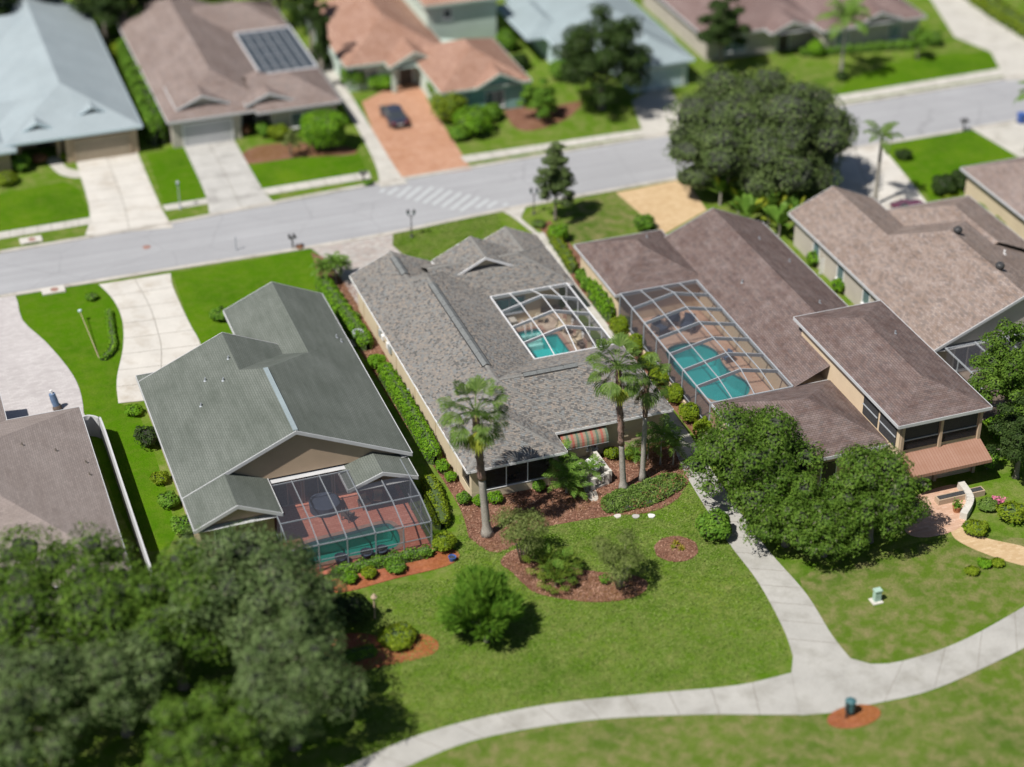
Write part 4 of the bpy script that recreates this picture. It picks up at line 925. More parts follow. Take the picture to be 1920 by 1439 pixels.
# C: dark brown roof, right neighbour, with two-storey part
CW = [Wing(10.7,18.6,5.3,14.4,2.95,0.45), Wing(17.8,27.3,-12.0,12.8,2.944,0.45,'y','open','gable'), Wing(11.2,21.0,-21.0,-11.9,2.938,0.45), Wing(20.2,27.6,-22.8,-6.8,5.65,0.32)]
HC = build_house('peach house under dark brown shingles with a two-storey back wing', CW, [(rect(11.15,18.3,5.75,14.0),0,2.76),(rect(18.32,26.85,-11.9,12.4),0,2.76),(rect(11.65,20.65,-20.5,-12.35),0,2.76),(rect(20.7,27.1,-22.3,-7.3),0,5.45)], MT['roof_brown'], MT['trim_grey'], MT['peach'], None, 0.24)
for a, b in ((20.95,23.75),(24.05,26.85)):
    o = MB().box(a,b,-22.36,-22.31,3.15,5.2).build('balcony_shade_panel', MT['dark'], HC)  # flat dark panel on the wall; the recess shade is its colour
    MB().box(a,b,-22.43,-22.37,3.95,4.02).build('rail', MT['alu_grey'], o); MB().box(a,b,-22.41,-22.38,3.2,3.9).build('screen', MT['screen_dk'], o)
for y0, y1 in ((-21.9,-19.6),(-19.3,-17.2)):
    o = MB().box(20.64,20.69,y0,y1,3.25,5.2).build('balcony_shade_panel', MT['dark'], HC); MB().box(20.57,20.63,y0,y1,4.05,4.12).build('rail', MT['alu_grey'], o)  # same dark panel on the side wall, painted as a shaded recess
for x in (20.72,23.78,26.92): MB().box(x,x+0.22,-22.55,-22.37,0.0,5.43).build('pier', MT['tan'], HC)
aw = MB(); aw.face([(20.9,-22.45,2.95),(20.9,-24.3,2.25),(27.2,-24.3,2.25),(27.2,-22.45,2.95)][::1], [(0,0),(0,2),(6.3,2),(6.3,0)]); aw.face([(20.9,-24.3,2.25),(20.9,-24.3,2.0),(27.2,-24.3,2.0),(27.2,-24.3,2.25)], [(0,2),(0,2.3),(6.3,2.3),(6.3,2)])
aw.face([(20.9,-22.45,2.95),(20.9,-22.45,2.5),(20.9,-24.3,2.0),(20.9,-24.3,2.25)]); aw.build('awning', MT['awn_salmon'], HC)
for a in (21.6,24.4): window(HC, (a,-22.32,0.9), (1,0,0), 2.0, 1.3, MT['tan'], MT['glass'], Vector((0,-1,0)), 1)
window(HC, (13,-20.5,0.9), (1,0,0), 1.6, 1.3, MT['white'], MT['glass'], Vector((0,-1,0)), 1)
door(HC, 15.8,16.9,-20.53,2.1,MT['door'],MT['white'])
sheet_holes('pool_deck', [(11.1,-12.0),(18.3,-12.0),(18.3,5.7),(11.1,5.7)], [POOL_C], 0.05, MT['deck_peach'], HC, None)
pool('curved turquoise pool in the long cage of the brown-roofed house', POOL_C, MT['pool_shell'], 0.05, MT['deck_peach'])
MB().box(10.98,11.16,-12.0,5.7,0,0.62).build('knee_wall', MT['peach'], HC)
cC = thing('pool_cage', 'long grey screen cage between hedge and dark brown roof', 'pool cage', (14.4,-3.4,0))
cage(cC, 11.07, 17.74, -11.95, 5.25, 3.0, 0.75, 7, 14.6, MT['alu_grey'], MT['screen_nb'], [11.07], [12.8, 14.6, 16.2], 0.14)
for k, (x, y, rz) in enumerate(((13.6,2.9,0.4),(15.9,2.6,-0.8),(15.2,4.0,2.9),(16.9,-2.7,-1.4))):
    lounge_chair(x, y, rz, ['dark lounge seat nearest the cage wall on the peach deck','dark lounge seat facing the pool on the peach deck','dark lounge seat at the back of the peach deck','blue chair at the rim of the curved pool'][k], MT['sofa'], [MT['navy'],MT['navy'],MT['navy'],MT['blue_cloth']][k], 1.5 if k < 3 else 1.0)
for x, y in ((24.6,8.0),(25.6,4.4),(20.2,2.0),(24.2,-3.5),(16.0,11.5),(25.6,-12.5)): vent_pipe(HC, x, y, env(CW,x,y), MT['gutter'], 0.06, 0.4)
# patio behind C
sheet('patio', spline(gp([(1690,965),(1712,935),(1760,915),(1800,912),(1815,950),(1800,990),(1740,1008),(1700,1000)]), 4, True), 0.04, MT['deck_peach'])
p0, p1, p2 = G(1800,915), G(1818,945), G(1805,975)
t = thing('curved_bench', 'pale curved stone bench wall at the patio edge', 'bench', (p1.x,p1.y,0)); cc = spline([p0[:2],p1[:2],p2[:2]], 5)
for i in range(len(cc)-1): MB().beam((*cc[i],0.28),(*cc[i+1],0.28),0.5,0.56).build('segment', MT['stone_white'], t)
t = thing('planter_box', 'long tan planter box under the salmon awning', 'planter', (24.5,-25.0,0)); MB().box(22.6,26.3,-25.3,-24.7,0,0.45).build('box', MT['tan'], t, False, 0.02); MB().box(22.7,26.2,-25.2,-24.8,0.45,0.48).build('soil', MT['dark'], t)
# D: taupe roof at the right
DW = [Wing(30.2,45.5,-10.9,8.0,2.95,0.45,'y','gable','hip'), Wing(30.21,38.4,1.0,13.6,2.944,0.45,'y','open','gable'), Wing(38.2,46.5,0.0,11.2,2.938,0.42,'y','open','hip')]
HD = build_house('beige house under mottled taupe shingles with black turbine vents', DW, [([(30.65,-10.2),(45,-10.2),(45,10.6),(38.7,10.6),(38.7,13.1),(30.65,13.1)],0,2.76)], MT['roof_taupe'], MT['trim_grey'], MT['stone'], None, 0.24)
for px, py in ((1792,463),(1870,532)):
    q = G(px, py, 5.0); z = env(DW, q.x, q.y); MB().lathe((q.x,q.y,z-0.1), [(0.24,0),(0.24,0.2),(0.36,0.35),(0.36,0.55),(0.2,0.7)], 14).build('turbine_vent', MT['black_metal'], HD, True)
q = G(1884,470,5.0); vent_pipe(HD, q.x, q.y, env(DW,q.x,q.y), MT['white'], 0.08, 0.5)
for y in (9.5,5.2,0.8): window(HD, (30.65,y,0.9), (0,-1,0), 1.1, 1.4, MT['white'], MT['glass_blue'], Vector((-1,0,0)), 0)
for x in (32.5,36,40): window(HD, (x,-10.2,0.3), (1,0,0), 2.4, 2.0, MT['white'], MT['glass'], Vector((0,-1,0)), 1)
cD = thing('pool_cage', 'teal grey screen cage behind the taupe-roofed house', 'pool cage', (37.5,-13.5,0)); cage_b(cD, 31.2, 44, -16.6, -10.9, 3.0, 2.4, 5, MT['alu_grey'], MT['screen_nb'])
sheet('patio', rect(31.0,44.2,-16.8,-10.2), 0.05, MT['deck_tan'])
# E: sliver of a roof at the right edge
e0 = G(1840,345,2.95)
EW = [Wing(e0.x, e0.x+13, e0.y-14, e0.y+3.5, 2.95, 0.45)]
HE = build_house('cream house corner under brown shingles at the right edge', EW, [(rect(e0.x+.45,e0.x+12.5,e0.y-13.5,e0.y+3.0),0,2.76)], MT['roof_rose'], MT['trim_grey'], MT['cream'], None, 0.24)
# F: pale blue roof, across the road, left
FWn = [Wing(-31.6,-18.8,50.2,82.3,2.95,0.42,'y','hip','gable'), Wing(-41,-25.6,54.6,60.2,2.94,0.42,'x','hip','open'), Wing(-44,-30.6,49.5,60,2.6,0.40), Wing(-46,-25.9,70,82.2,2.93,0.42,'x','hip','open')]
HF = build_house('house under a pale blue-grey roof across the road at far left', FWn, [([(-31.1,55.2),(-26.0,55.2),(-26.0,50.7),(-19.3,50.7),(-19.3,81.8),(-45,81.8),(-45,70.5),(-31.1,70.5)],0,2.76),(rect(-43.5,-31.2,50.1,59.5),0,2.4)], MT['roof_blue'], MT['iceblue'], MT['tan'], None, 0.24)
garage_door(HF, -25.2,-20.1,50.66,2.2,MT['garage_tan'],MT['tan']); door(HF, -28.2,-26.9,55.16,2.3,MT['door'],MT['tan'])
window(HF, (-30.8,55.2,0.7), (1,0,0), 1.6, 1.5, MT['white'], MT['glass_blue'], Vector((0,-1,0)), 1); window(HF, (-36,50.1,0.7), (1,0,0), 2.0, 1.4, MT['white'], MT['glass_blue'], Vector((0,-1,0)), 1)
roof_part(HF, Wing(-30.6,-26.0,51.4,58,3.05,0.5,'y','gable','gable'), MT['roof_blue'], MT['iceblue'], 0.24, None, MT['tan'])
roof_part(HF, Wing(-24.2,-21.8,52.4,56,3.95,0.5,'y','gable','gable'), MT['roof_blue'], MT['iceblue'], 0.12, None, MT['tan'], soffit=False)
for x in (-30.2,-26.5): MB().box(x-.2,x+.2,51.9,52.3,0,2.7).build('column', MT['tan'], HF)
o = MB().box(-43,-31.4,60.4,69.6,2.9,2.98).build('roof_enclosure', MT['enclosure_shade'], HF)  # flat dark sheet painted like the shaded space under a screen roof
for i in range(5): MB().box(-43+2.9*i-.04,-43+2.9*i+.04,60.5,69.5,2.985,3.05).build('bar', MT['alu_grey'], o)
# G: rose roof with dark pool enclosure
GW = [Wing(-16.4,-5.6,50.1,78,2.95,0.45,'y','hip','gable'), Wing(-8.0,0.35,49.4,58.0,2.94,0.45,'x','open','hip'), Wing(-9.0,0.3,69.5,78,2.93,0.45,'x','open','hip')]
HG = build_house('house under rose-brown shingles with a dark roof enclosure across the road', GW, [([(-15.95,50.6),(-9.4,50.6),(-9.4,53.8),(-6.4,53.8),(-6.4,49.9),(-0.1,49.9),(-0.1,77.5),(-15.95,77.5)],0,2.76)], MT['roof_rose'], MT['trim_grey'], MT['stone'], None, 0.24)
garage_door(HG, -14.9,-10.3,50.56,2.2,MT['garage_grey'],MT['white']); door(HG, -8.6,-7.4,53.76,2.3,MT['door'],MT['white'])
window(HG, (-4.6,49.9,0.7), (1,0,0), 2.2, 1.5, MT['white'], MT['glass_blue'], Vector((0,-1,0)), 1)
roof_part(HG, Wing(-15.3,-10.2,51.2,57,3.62,0.42,'y','gable','open'), MT['roof_rose'], MT['trim_grey'], 0.2, None, MT['stone'], soffit=False)
roof_part(HG, Wing(-8.8,-4.2,50.3,56,3.45,0.42,'y','gable','open'), MT['roof_rose'], MT['trim_grey'], 0.26, None, MT['stone'], soffit=False)
for x in (-9.2,-6.2): MB().box(x-.2,x+.2,51.8,52.2,0,2.7).build('column', MT['white'], HG)
o = MB().box(-5.5,0.25,58.1,69.4,2.86,2.94).build('roof_enclosure', MT['enclosure_shade'], HG)  # flat dark sheet imitates a shaded hole inside the border
for x0_, x1_, y0_, y1_ in ((-5.6,-5.5,58.1,69.4),(0.25,0.34,58.1,69.4),(-5.5,0.25,58.0,58.1),(-5.5,0.25,69.4,69.5)): MB().box(x0_,x1_,y0_,y1_,2.9,3.1).build('border', MT['alu_white'], o)
for i in range(7):
    x = -5.5+5.75*i/6; MB().box(x-.04,x+.04,58.2,69.3,2.95,3.02).build('bar', MT['gutter'], o)
for i in range(4):
    y = 59.4+8.8*i/3; MB().box(-5.4,-1.9,y-.05,y+.05,3.025,3.08).build('bar', MT['alu_dark'], o)
# I: terracotta house
IW = [Wing(2.9,14.0,57.2,75,2.95,0.5,'y','hip','hip'), Wing(9.9,19.3,47.9,59.5,2.94,0.5,'y','hip','hip'), Wing(7.0,12.4,55.6,62,2.9,0.5,'y','gable','gable'), Wing(13.2,21.8,63.5,74,5.7,0.42)]
HI = build_house('mint green house under terracotta tiles with a dark car outside', IW, [([(3.4,57.7),(10.4,57.7),(10.4,48.4),(18.8,48.4),(18.8,59),(13.5,62),(13.5,74.5),(3.4,74.5)],0,2.76),(rect(13.7,21.3,64,73.5),0,5.5)], MT['roof_tile'], MT['mint'], MT['mint'], None, 0.24)
window(HI, (4.2,57.7,0.6), (1,0,0), 2.2, 1.6, MT['white'], MT['glass_blue'], Vector((0,-1,0)), 1); door(HI, 8.6,10.0,57.66,2.4,MT['door'],MT['white'])
roof_part(HI, Wing(13.4,18.4,47.6,52,3.0,0.5,'y','gable','gable'), MT['roof_tile'], MT['mint'], 0.2, None, MT['teal'], soffit=False)
MB().box(12.9,18.75,48.28,48.39,0.0,2.7).build('painted_front', MT['teal'], HI)
window(HI, (14.6,48.28,0.5), (1,0,0), 1.9, 1.7, MT['white'], MT['glass_blue'], Vector((0,-1,0)), 1); window(HI, (15.4,64,3.9), (1,0,0), 0.9, 1.0, MT['white'], MT['glass'], Vector((0,-1,0)), 0)
for x in (7.6,12.0): MB().box(x-.2,x+.2,55.9,56.3,0,2.7).build('column', MT['mint'], HI)
# J and K: upper right houses
JW = [Wing(24.5,36.8,53.0,72,2.95,0.42), Wing(29.5,36.6,47.3,58,2.94,0.42), Wing(22.6,28,58,68,2.93,0.42)]
HJ = build_house('ice blue house behind the dark round tree across the road', JW, [([(25,53.5),(30,53.5),(30,47.8),(36.1,47.8),(36.1,71.5),(25,71.5)],0,2.76)], MT['roof_blue2'], MT['iceblue'], MT['iceblue'], None, 0.24)
garage_door(HJ, 31,35.5,47.76,2.2,MT['iceblue'],MT['white']); door(HJ, 27.2,28.4,53.46,2.3,MT['door'],MT['white']); window(HJ, (25.4,53.5,0.8), (1,0,0), 1.4, 1.4, MT['white'], MT['glass_blue'], Vector((0,-1,0)), 1)
KW = [Wing(40,53.5,52.2,70,2.95,0.42), Wing(52.2,64.5,49.6,64,2.94,0.42), Wing(46.8,51.8,50.6,57,3.0,0.42,'y','gable','gable'), Wing(56.2,61.4,49.3,54,3.2,0.42,'y','gable','gable')]
HK = build_house('beige house under plum-brown shingles at the top right', KW, [([(40.5,52.7),(52.7,52.7),(52.7,50.1),(64,50.1),(64,69.5),(40.5,69.5)],0,2.76)], MT['roof_plum'], MT['trim_grey'], MT['stone'], None, 0.24)
for x in (54.2,60.4): window(HK, (x,50.1,0.7), (1,0,0), 1.3, 1.6, MT['white'], MT['glass_blue'], Vector((0,-1,0)), 1)
door(HK, 48.7,49.9,52.66,2.3,MT['door'],MT['white']); window(HK, (42.5,52.7,0.7), (1,0,0), 2.4, 1.6, MT['white'], MT['glass_blue'], Vector((0,-1,0)), 2)
LW = [Wing(76,88,60,76,2.95,0.42)]
HL = build_house('pale blue roof corner at the top right edge', LW, [(rect(76.5,87.5,60.5,75.5),0,2.76)], MT['roof_blue'], MT['white'], MT['iceblue'], None, 0.24)

# ---------------------------------------------------------------- vegetation
NR = np.random.default_rng(11)
def np_mesh(name, V, nper, mat, parent, smooth=False, kind=None):
    """V: (n, nper, 3) world points, one face each"""
    off = np.array(wloc(parent)) if parent is not None else np.zeros(3)
    n = len(V); me = bpy.data.meshes.new(name)
    me.vertices.add(n*nper); me.vertices.foreach_set('co', (V.reshape(-1,3)-off).astype(np.float32).ravel())
    me.loops.add(n*nper); me.loops.foreach_set('vertex_index', np.arange(n*nper, dtype=np.int32))
    me.polygons.add(n); me.polygons.foreach_set('loop_start', np.arange(0, n*nper, nper, dtype=np.int32))
    try: me.polygons.foreach_set('loop_total', np.full(n, nper, dtype=np.int32))
    except Exception: pass
    me.update(calc_edges=True); me.validate()
    o = link_mesh(name, me, mat, parent)
    if kind: o['kind'] = kind
    return o
def unit(v): return v/np.maximum(np.linalg.norm(v, axis=-1, keepdims=True), 1e-6)
def leaf_quads(P, Nn, size, asp=0.55, var=0.6, droop=0.0):
    n = len(P); t = unit(np.cross(Nn, NR.normal(size=(n,3)))); b = np.cross(Nn, t)
    s = size*(1+NR.uniform(-var, var, (n,1))); d = np.array([0,0,-1.0])*droop*s
    return np.stack([P-t*s*0.5, P+b*s*asp*0.5+Nn*s*0.08, P+t*s*0.5+d, P-b*s*asp*0.5+Nn*s*0.08], 1)
def blob_points(blobs, n, up=0.35, shell=(0.70,1.04), lump=0.20, jit=0.62):
    B = np.array(blobs, float); w = (B[:,3]*B[:,4]+B[:,3]**2); w /= w.sum(); k = NR.choice(len(B), n, p=w)
    d = unit(NR.normal(size=(n,3))); d[:,2] = np.where(d[:,2] < -0.35, -d[:,2]*0.6, d[:,2]); d = unit(d)
    ph = B[k][:,:3]; lum = 1+lump*(np.sin(d[:,0]*5+ph[:,0]*3)+np.sin(d[:,1]*5+ph[:,1]*3)+np.sin(d[:,2]*6+ph[:,2]*2))/2
    r = NR.uniform(shell[0], shell[1], n)**0.7*lum
    rad = np.stack([B[k][:,3], B[k][:,3], B[k][:,4]], 1); P = B[k][:,:3]+d*rad*r[:,None]
    Nn = unit(d+NR.normal(size=(n,3))*jit*0.6+np.array([0,0,up]))
    inside = np.zeros(n, bool)
    for j in range(len(B)):
        q = (P-B[j][:3])/np.array([B[j][3],B[j][3],B[j][4]]); inside |= ((q**2).sum(1) < 0.50) & (k != j)
    return P[~inside], Nn[~inside]
def core_mesh(parent, blobs, mat, f=0.62, name='foliage_core'):  # solid blobs whose colour puts shade into gaps between leaves
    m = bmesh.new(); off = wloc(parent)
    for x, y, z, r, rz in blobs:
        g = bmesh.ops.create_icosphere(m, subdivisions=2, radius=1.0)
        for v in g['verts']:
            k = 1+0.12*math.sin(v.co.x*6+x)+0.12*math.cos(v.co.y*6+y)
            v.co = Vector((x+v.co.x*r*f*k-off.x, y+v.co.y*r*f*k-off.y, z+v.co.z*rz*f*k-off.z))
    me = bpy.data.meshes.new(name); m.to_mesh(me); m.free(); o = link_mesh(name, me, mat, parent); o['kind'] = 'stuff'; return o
def auto_blobs(c, r, rz, n, seed, k=0.30, cone=0.0):
    """a loose heart and many separate leaf tufts of unequal size standing out from it"""
    q = random.Random(seed); out = [(c[0], c[1], c[2], r*0.58, rz*0.58)]
    for i in range(n):
        a = i*2.39996+q.uniform(-0.5,0.5); u = -0.55+1.5*(i+0.5)/n; u = min(u, 0.97); h = math.sqrt(max(0.04, 1-u*u))*(1-cone*max(0, u))
        rr = r*q.uniform(k*0.6, k*1.25); ext = q.uniform(0.72, 1.12)
        out.append((c[0]+math.cos(a)*h*(r*ext-rr*0.8), c[1]+math.sin(a)*h*(r*ext-rr*0.8), c[2]+u*(rz*ext-rr*0.55), rr, rr*q.uniform(0.6,0.9)))
    return out
def limbs(parent, base, blobs, r0, mat, frac=0.35, seed=1, name='trunk'):
    q = random.Random(seed); top = max(b[2] for b in blobs); b0 = Vector((base[0], base[1], -0.05)); fork = Vector((base[0]+q.uniform(-.2,.2), base[1]+q.uniform(-.2,.2), top*frac))
    MB().tube([b0, b0.lerp(fork, 0.15), b0.lerp(fork, 0.6), fork], [r0*1.5, r0*1.05, r0*0.9, r0*0.8], 10).build(name, mat, parent, True)
    for i, b in enumerate(blobs[1:8]):
        e = Vector(b[:3]); mid = fork.lerp(e, 0.5)+Vector((q.uniform(-.3,.3), q.uniform(-.3,.3), 0.35))
        MB().tube([fork-Vector((0,0,0.15)), mid, e], [r0*0.5, r0*0.32, r0*0.14], 7).build('limb', mat, parent, True)
def tree(name, label, px, py, zc, r, rz, n, size, leaf, nb=11, seed=1, trunk=0.22, group=None, bark='bark', core='core', k=0.30, cone=0.0, spiky=False, corek=0.42, asp=0.55, shell=(0.58,1.06), base=None):
    c = G(px, py, zc); base = base or (c.x, c.y)
    t = thing(name, label, 'tree', (base[0], base[1], 0), group)
    bl = auto_blobs(c, r, rz, int(nb*1.9), seed, k, cone); limbs(t, base, bl, trunk, MT[bark], 0.35, seed)
    P, Nn = blob_points(bl, int(n*2.2), shell=shell); P[:,2] = np.maximum(P[:,2], 0.15)
    if spiky:
        d = unit(P-np.array([base[0], base[1], c.z*0.3])); Q = leaf_quads(P, Nn, size, asp); tdir = unit(d+NR.normal(size=P.shape)*0.35); bb = unit(np.cross(tdir, NR.normal(size=P.shape))); L = size*NR.uniform(0.8, 2.2, (len(P),1)); Q = np.stack([P-tdir*L*0.3, P+bb*L*0.10, P+tdir*L*0.8, P-bb*L*0.10], 1); np_mesh('crown', Q, 4, MT[leaf], t)
    else: np_mesh('crown', leaf_quads(P, Nn, size*0.68, asp), 4, MT[leaf], t)
    if name == 'oak_tree':
        P, Nn = blob_points(bl, int(n*0.12), shell=(0.35,0.93), lump=0.3); np_mesh('hanging_moss', leaf_quads(P, Nn, size*0.8, 0.4, droop=0.6), 4, MT['moss'], t)['kind'] = 'stuff'
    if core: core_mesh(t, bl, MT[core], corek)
    return t
def shrub(name, label, c, r, h, n, size, leaf, cat='shrub', group=None, nb=5, seed=1, core='core', asp=0.55, corek=0.72, sq=1.0):
    t = thing(name, label, cat, (c[0], c[1], 0), group); q = random.Random(seed)
    bl = [(c[0], c[1], h*0.48, r*0.9, h*0.52)]
    for i in range(nb):
        a = i*2.4+q.uniform(-.4,.4); rr = r*q.uniform(0.35,0.5); bl.append((c[0]+math.cos(a)*(r-rr)*sq, c[1]+math.sin(a)*(r-rr), h*q.uniform(0.45,0.72), rr, h*q.uniform(0.25,0.34)))
    MB().tube([(c[0],c[1],-0.03),(c[0],c[1],h*0.3)], [0.06,0.04], 6).build('stem', MT['bark'], t)
    P, Nn = blob_points(bl, n, 0.3, (0.82,1.04), 0.10); P[:,2] = np.maximum(P[:,2], 0.03)
    np_mesh('foliage', leaf_quads(P, Nn, size, asp), 4, MT[leaf], t)
    if core: core_mesh(t, bl, MT[core], corek)
    return t
def hedge(label, path, w, h, dens, size, leaf, core='core_lit', group=None, lump=0.10, name='hedge', per=1.1):
    """clipped hedge: a lumpy rounded-box section swept along a line on the ground"""
    P = [Vector(p) for p in path]; d = [0.0]
    for i in range(1, len(P)): d.append(d[-1]+(P[i]-P[i-1]).length)
    Lt = d[-1]; c = P[0].lerp(P[-1], 0.5); t = thing(name, label, 'hedge', (c.x, c.y, 0), group)
    def at(s):
        i = 1
        while i < len(d)-1 and d[i] < s: i += 1
        u = min(max((s-d[i-1])/max(d[i]-d[i-1], 1e-6), 0), 1); q = P[i-1].lerp(P[i], u); e = (P[i]-P[i-1]).normalized(); return q, e
    ph = R.uniform(0, 6)
    def surf(s, th, f=1.0):
        q, e = at(min(max(s, 0), Lt)); nx = Vector((-e.y, e.x)); cs, sn = math.cos(th), math.sin(th)
        endk = min(1, max(0.02, min(s, Lt-s)/(w*0.5)))**0.35
        lm = 1+lump*(math.sin(s*2*math.pi/per+ph)*0.6+math.sin(s*5.3+th*2+ph)*0.5+math.sin(s*9.1+th*5)*0.3)
        a = abs(cs)**0.5*(1 if cs >= 0 else -1)*w/2*f*lm*endk; b = max(0, sn)**0.5*h*f*(1+(lm-1)*0.8)*(0.6+0.4*endk)
        return Vector((q.x+nx.x*a, q.y+nx.y*a, b)), Vector((nx.x*cs*0.9, nx.y*cs*0.9, max(sn, 0.05)))
    ns = max(6, int(Lt/0.35)); nt = 9; m = MB(); 
    for i in range(ns):
        for j in range(nt-1):
            s0, s1 = Lt*i/ns, Lt*(i+1)/ns; a0, a1 = math.pi*j/(nt-1), math.pi*(j+1)/(nt-1)
            m.face([surf(s0,a0,.9)[0], surf(s1,a0,.9)[0], surf(s1,a1,.9)[0], surf(s0,a1,.9)[0]])
    m.build('foliage_core', MT[core], t)
    n = int(dens*Lt*(w+2*h)); pts = np.zeros((n,3)); nn = np.zeros((n,3))
    for i in range(n):
        q, nr = surf(R.uniform(0, Lt), R.uniform(0, math.pi), R.uniform(0.9, 1.04)); pts[i] = q; nn[i] = nr
    nn = unit(unit(nn)+NR.normal(size=(n,3))*0.5); pts += NR.normal(size=(n,3))*0.025; pts[:,2] = np.maximum(pts[:,2], 0.02)
    np_mesh('foliage', leaf_quads(pts, nn, size, 0.6), 4, MT[leaf], t)
    return t
def fan_frond(parent, c, az, el, pet, rad, mat, seed, spread=2.0, nseg=15, droop=0.35, name='frond', thin=False):
    """palmate leaf: stalk then a pleated fan whose finger tips hang"""
    q = random.Random(seed); d = Vector((math.cos(az)*math.cos(el), math.sin(az)*math.cos(el), math.sin(el))); side = Vector((-math.sin(az), math.cos(az), 0)); up = side.cross(d)*-1
    if up.z < 0: up = -up
    sag = Vector((0,0,-1))*pet*0.18*math.cos(el); h = c+d*pet+sag
    m = MB(); m.tube([c, c+d*pet*0.5+sag*0.2, h], [0.035,0.025,0.018], 5, False)
    dd = (d+Vector((0,0,-0.35))).normalized(); nn = side.cross(dd); nn = nn if nn.z > 0 else -nn
    for i in range(nseg):
        a = -spread/1+2*spread*(i+0.5)/nseg; L = rad*(1-0.25*abs(a)/spread)*q.uniform(0.9,1.06); e = dd*math.cos(a*0.82)+side*math.sin(a*0.82)
        w = side*math.cos(a*0.82)-dd*math.sin(a*0.82); sp_ = 2*spread*0.82/nseg; w1 = L*0.58*sp_*(0.42 if thin else 0.54); w2 = L*0.84*sp_*(0.26 if thin else 0.40); f = nn*(0.05 if i % 2 else -0.04)
        p1 = h+e*L*0.58+f; p2 = h+e*L*0.84+Vector((0,0,-droop*L*0.16)); p3 = h+e*L*1.02+Vector((0,0,-droop*L*0.55))
        m.face([h, p1-w*w1, p1+w*w1]); m.face([p1-w*w1, p2-w*w2, p2+w*w2, p1+w*w1]); m.face([p2-w*w2, p3, p2+w*w2])
    m.build(name, mat, parent)
def feather_frond(parent, c, az, el, L, mat, seed, arch=1.0, nl=16, lw=0.5, name='frond', stiff=0.25):
    q = random.Random(seed); pts = []; d0 = Vector((math.cos(az), math.sin(az), 0)); side = Vector((-math.sin(az), math.cos(az), 0))
    for i in range(9):
        u = i/8; a = el-arch*1.5*u*u; pts.append((pts[-1]+(d0*math.cos(a)+Vector((0,0,math.sin(a))))*L/8) if pts else Vector(c))
    m = MB(); m.tube(pts, [0.03*(1-0.8*i/8) for i in range(9)], 5, False)
    for i in range(nl):
        u = 0.14+0.86*i/(nl-1); k = u*8; j = min(int(k), 7); p = pts[j].lerp(pts[j+1], k-j); tg = (pts[j+1]-pts[j]).normalized(); ll = L*lw*0.62*math.sin(math.pi*min(1, 0.18+0.8*u))*q.uniform(0.85,1.1)
        for s in (-1, 1):
            e = (side*s*0.85+tg*0.55+Vector((0,0,q.uniform(-0.25,0.2)))).normalized(); w = tg*L*0.022; mid = p+e*ll*0.55; tip = p+e*ll*0.95+Vector((0,0,-ll*stiff))
            m.face([p-w*0.6, p+w*0.6, mid+w, mid-w]); m.face([mid-w, mid+w, tip])
    m.build(name, mat, parent)
def trunk_tube(parent, a, b, r0, r1, mat, name='trunk', bend=None, flare=1.35, n=9, rough=0.0, seed=0):
    q = random.Random(seed); pts, rad = [], []
    for i in range(n):
        u = i/(n-1); p = a.lerp(b, u)+(bend*math.sin(u*math.pi) if bend else Vector((0,0,0))); pts.append(p); rad.append((r0+(r1-r0)*u)*(1+(flare-1)*max(0, 1-u*6))*(1+q.uniform(-rough, rough)))
    MB().tube(pts, rad, 10).build(name, mat, parent, True)
    return pts
def fan_palm(label, bx, by, tx, ty, r0, nf, seed, rad=1.05, pet=1.15, boots=0.5, skirt=4, group=None):
    b = G(bx, by); lo, hi = 0.0, 20.0
    for _ in range(40):
        z = (lo+hi)/2; v = Vector((b.x, b.y, z))-CAM; py = PH/2-FPX*v.dot(UP)/v.dot(FW)
        if py > ty: lo = z
        else: hi = z
    z = lo; px = PW/2+FPX*(Vector((b.x,b.y,z))-CAM).dot(RT)/(Vector((b.x,b.y,z))-CAM).dot(FW)
    top = Vector((b.x, b.y, z))+RT*((tx-px)*(Vector((b.x,b.y,z))-CAM).dot(FW)/FPX)
    t = thing('fan_palm', label, 'palm', (b.x, b.y, 0), group); q = random.Random(seed)
    a = Vector((b.x, b.y, -0.05)); sp = a.lerp(top, 1-boots)
    trunk_tube(t, a, sp, r0, r0*0.78, MT['palm_trunk'], 'trunk', None, 1.7, 12, 0.04, seed)
    trunk_tube(t, sp-(top-a).normalized()*0.1, top, r0*0.92, r0*0.8, MT['palm_boot'], 'boot_sheath', None, 1.0, 16, 0.12, seed+1)
    ax = (top-a).normalized(); m = MB()
    for i in range(int((top-sp).length*22)):
        u = q.uniform(0.02, 0.99); an = q.uniform(0, 6.28); c = sp.lerp(top, u); o = Vector((math.cos(an), math.sin(an), 0)); s = o.cross(ax)
        m.face([c+o*r0*0.7-s*0.07, c+o*r0*0.7+s*0.07, c+o*(r0*0.85+0.10)+ax*0.22+s*0.02, c+o*(r0*0.85+0.10)+ax*0.22-s*0.02])
    m.build('leaf_boots', MT['palm_boot'], t)['kind'] = 'stuff'
    for i in range(nf):
        az = i*2.39996+q.uniform(-.2,.2); el = 1.2-1.95*(i/nf)+q.uniform(-.15,.15)
        fan_frond(t, top+Vector((0,0,0.1)), az, el, pet*q.uniform(0.85,1.15), rad*q.uniform(0.85,1.1), MT['leaf_palm_y'] if i > nf*0.91 else MT['leaf_palm_d' if i % 3 == 1 else 'leaf_palm'], seed*100+i, 1.45, 15, 0.18+0.5*(i/nf))
    for i in range(skirt):
        fan_frond(t, top-Vector((0,0,0.3)), q.uniform(0,6.28), -0.9+q.uniform(-.2,.2), pet*0.8, rad*0.75, MT['dead'], seed*50+i, 0.9, 9, 0.9, 'dead_frond')
    return t
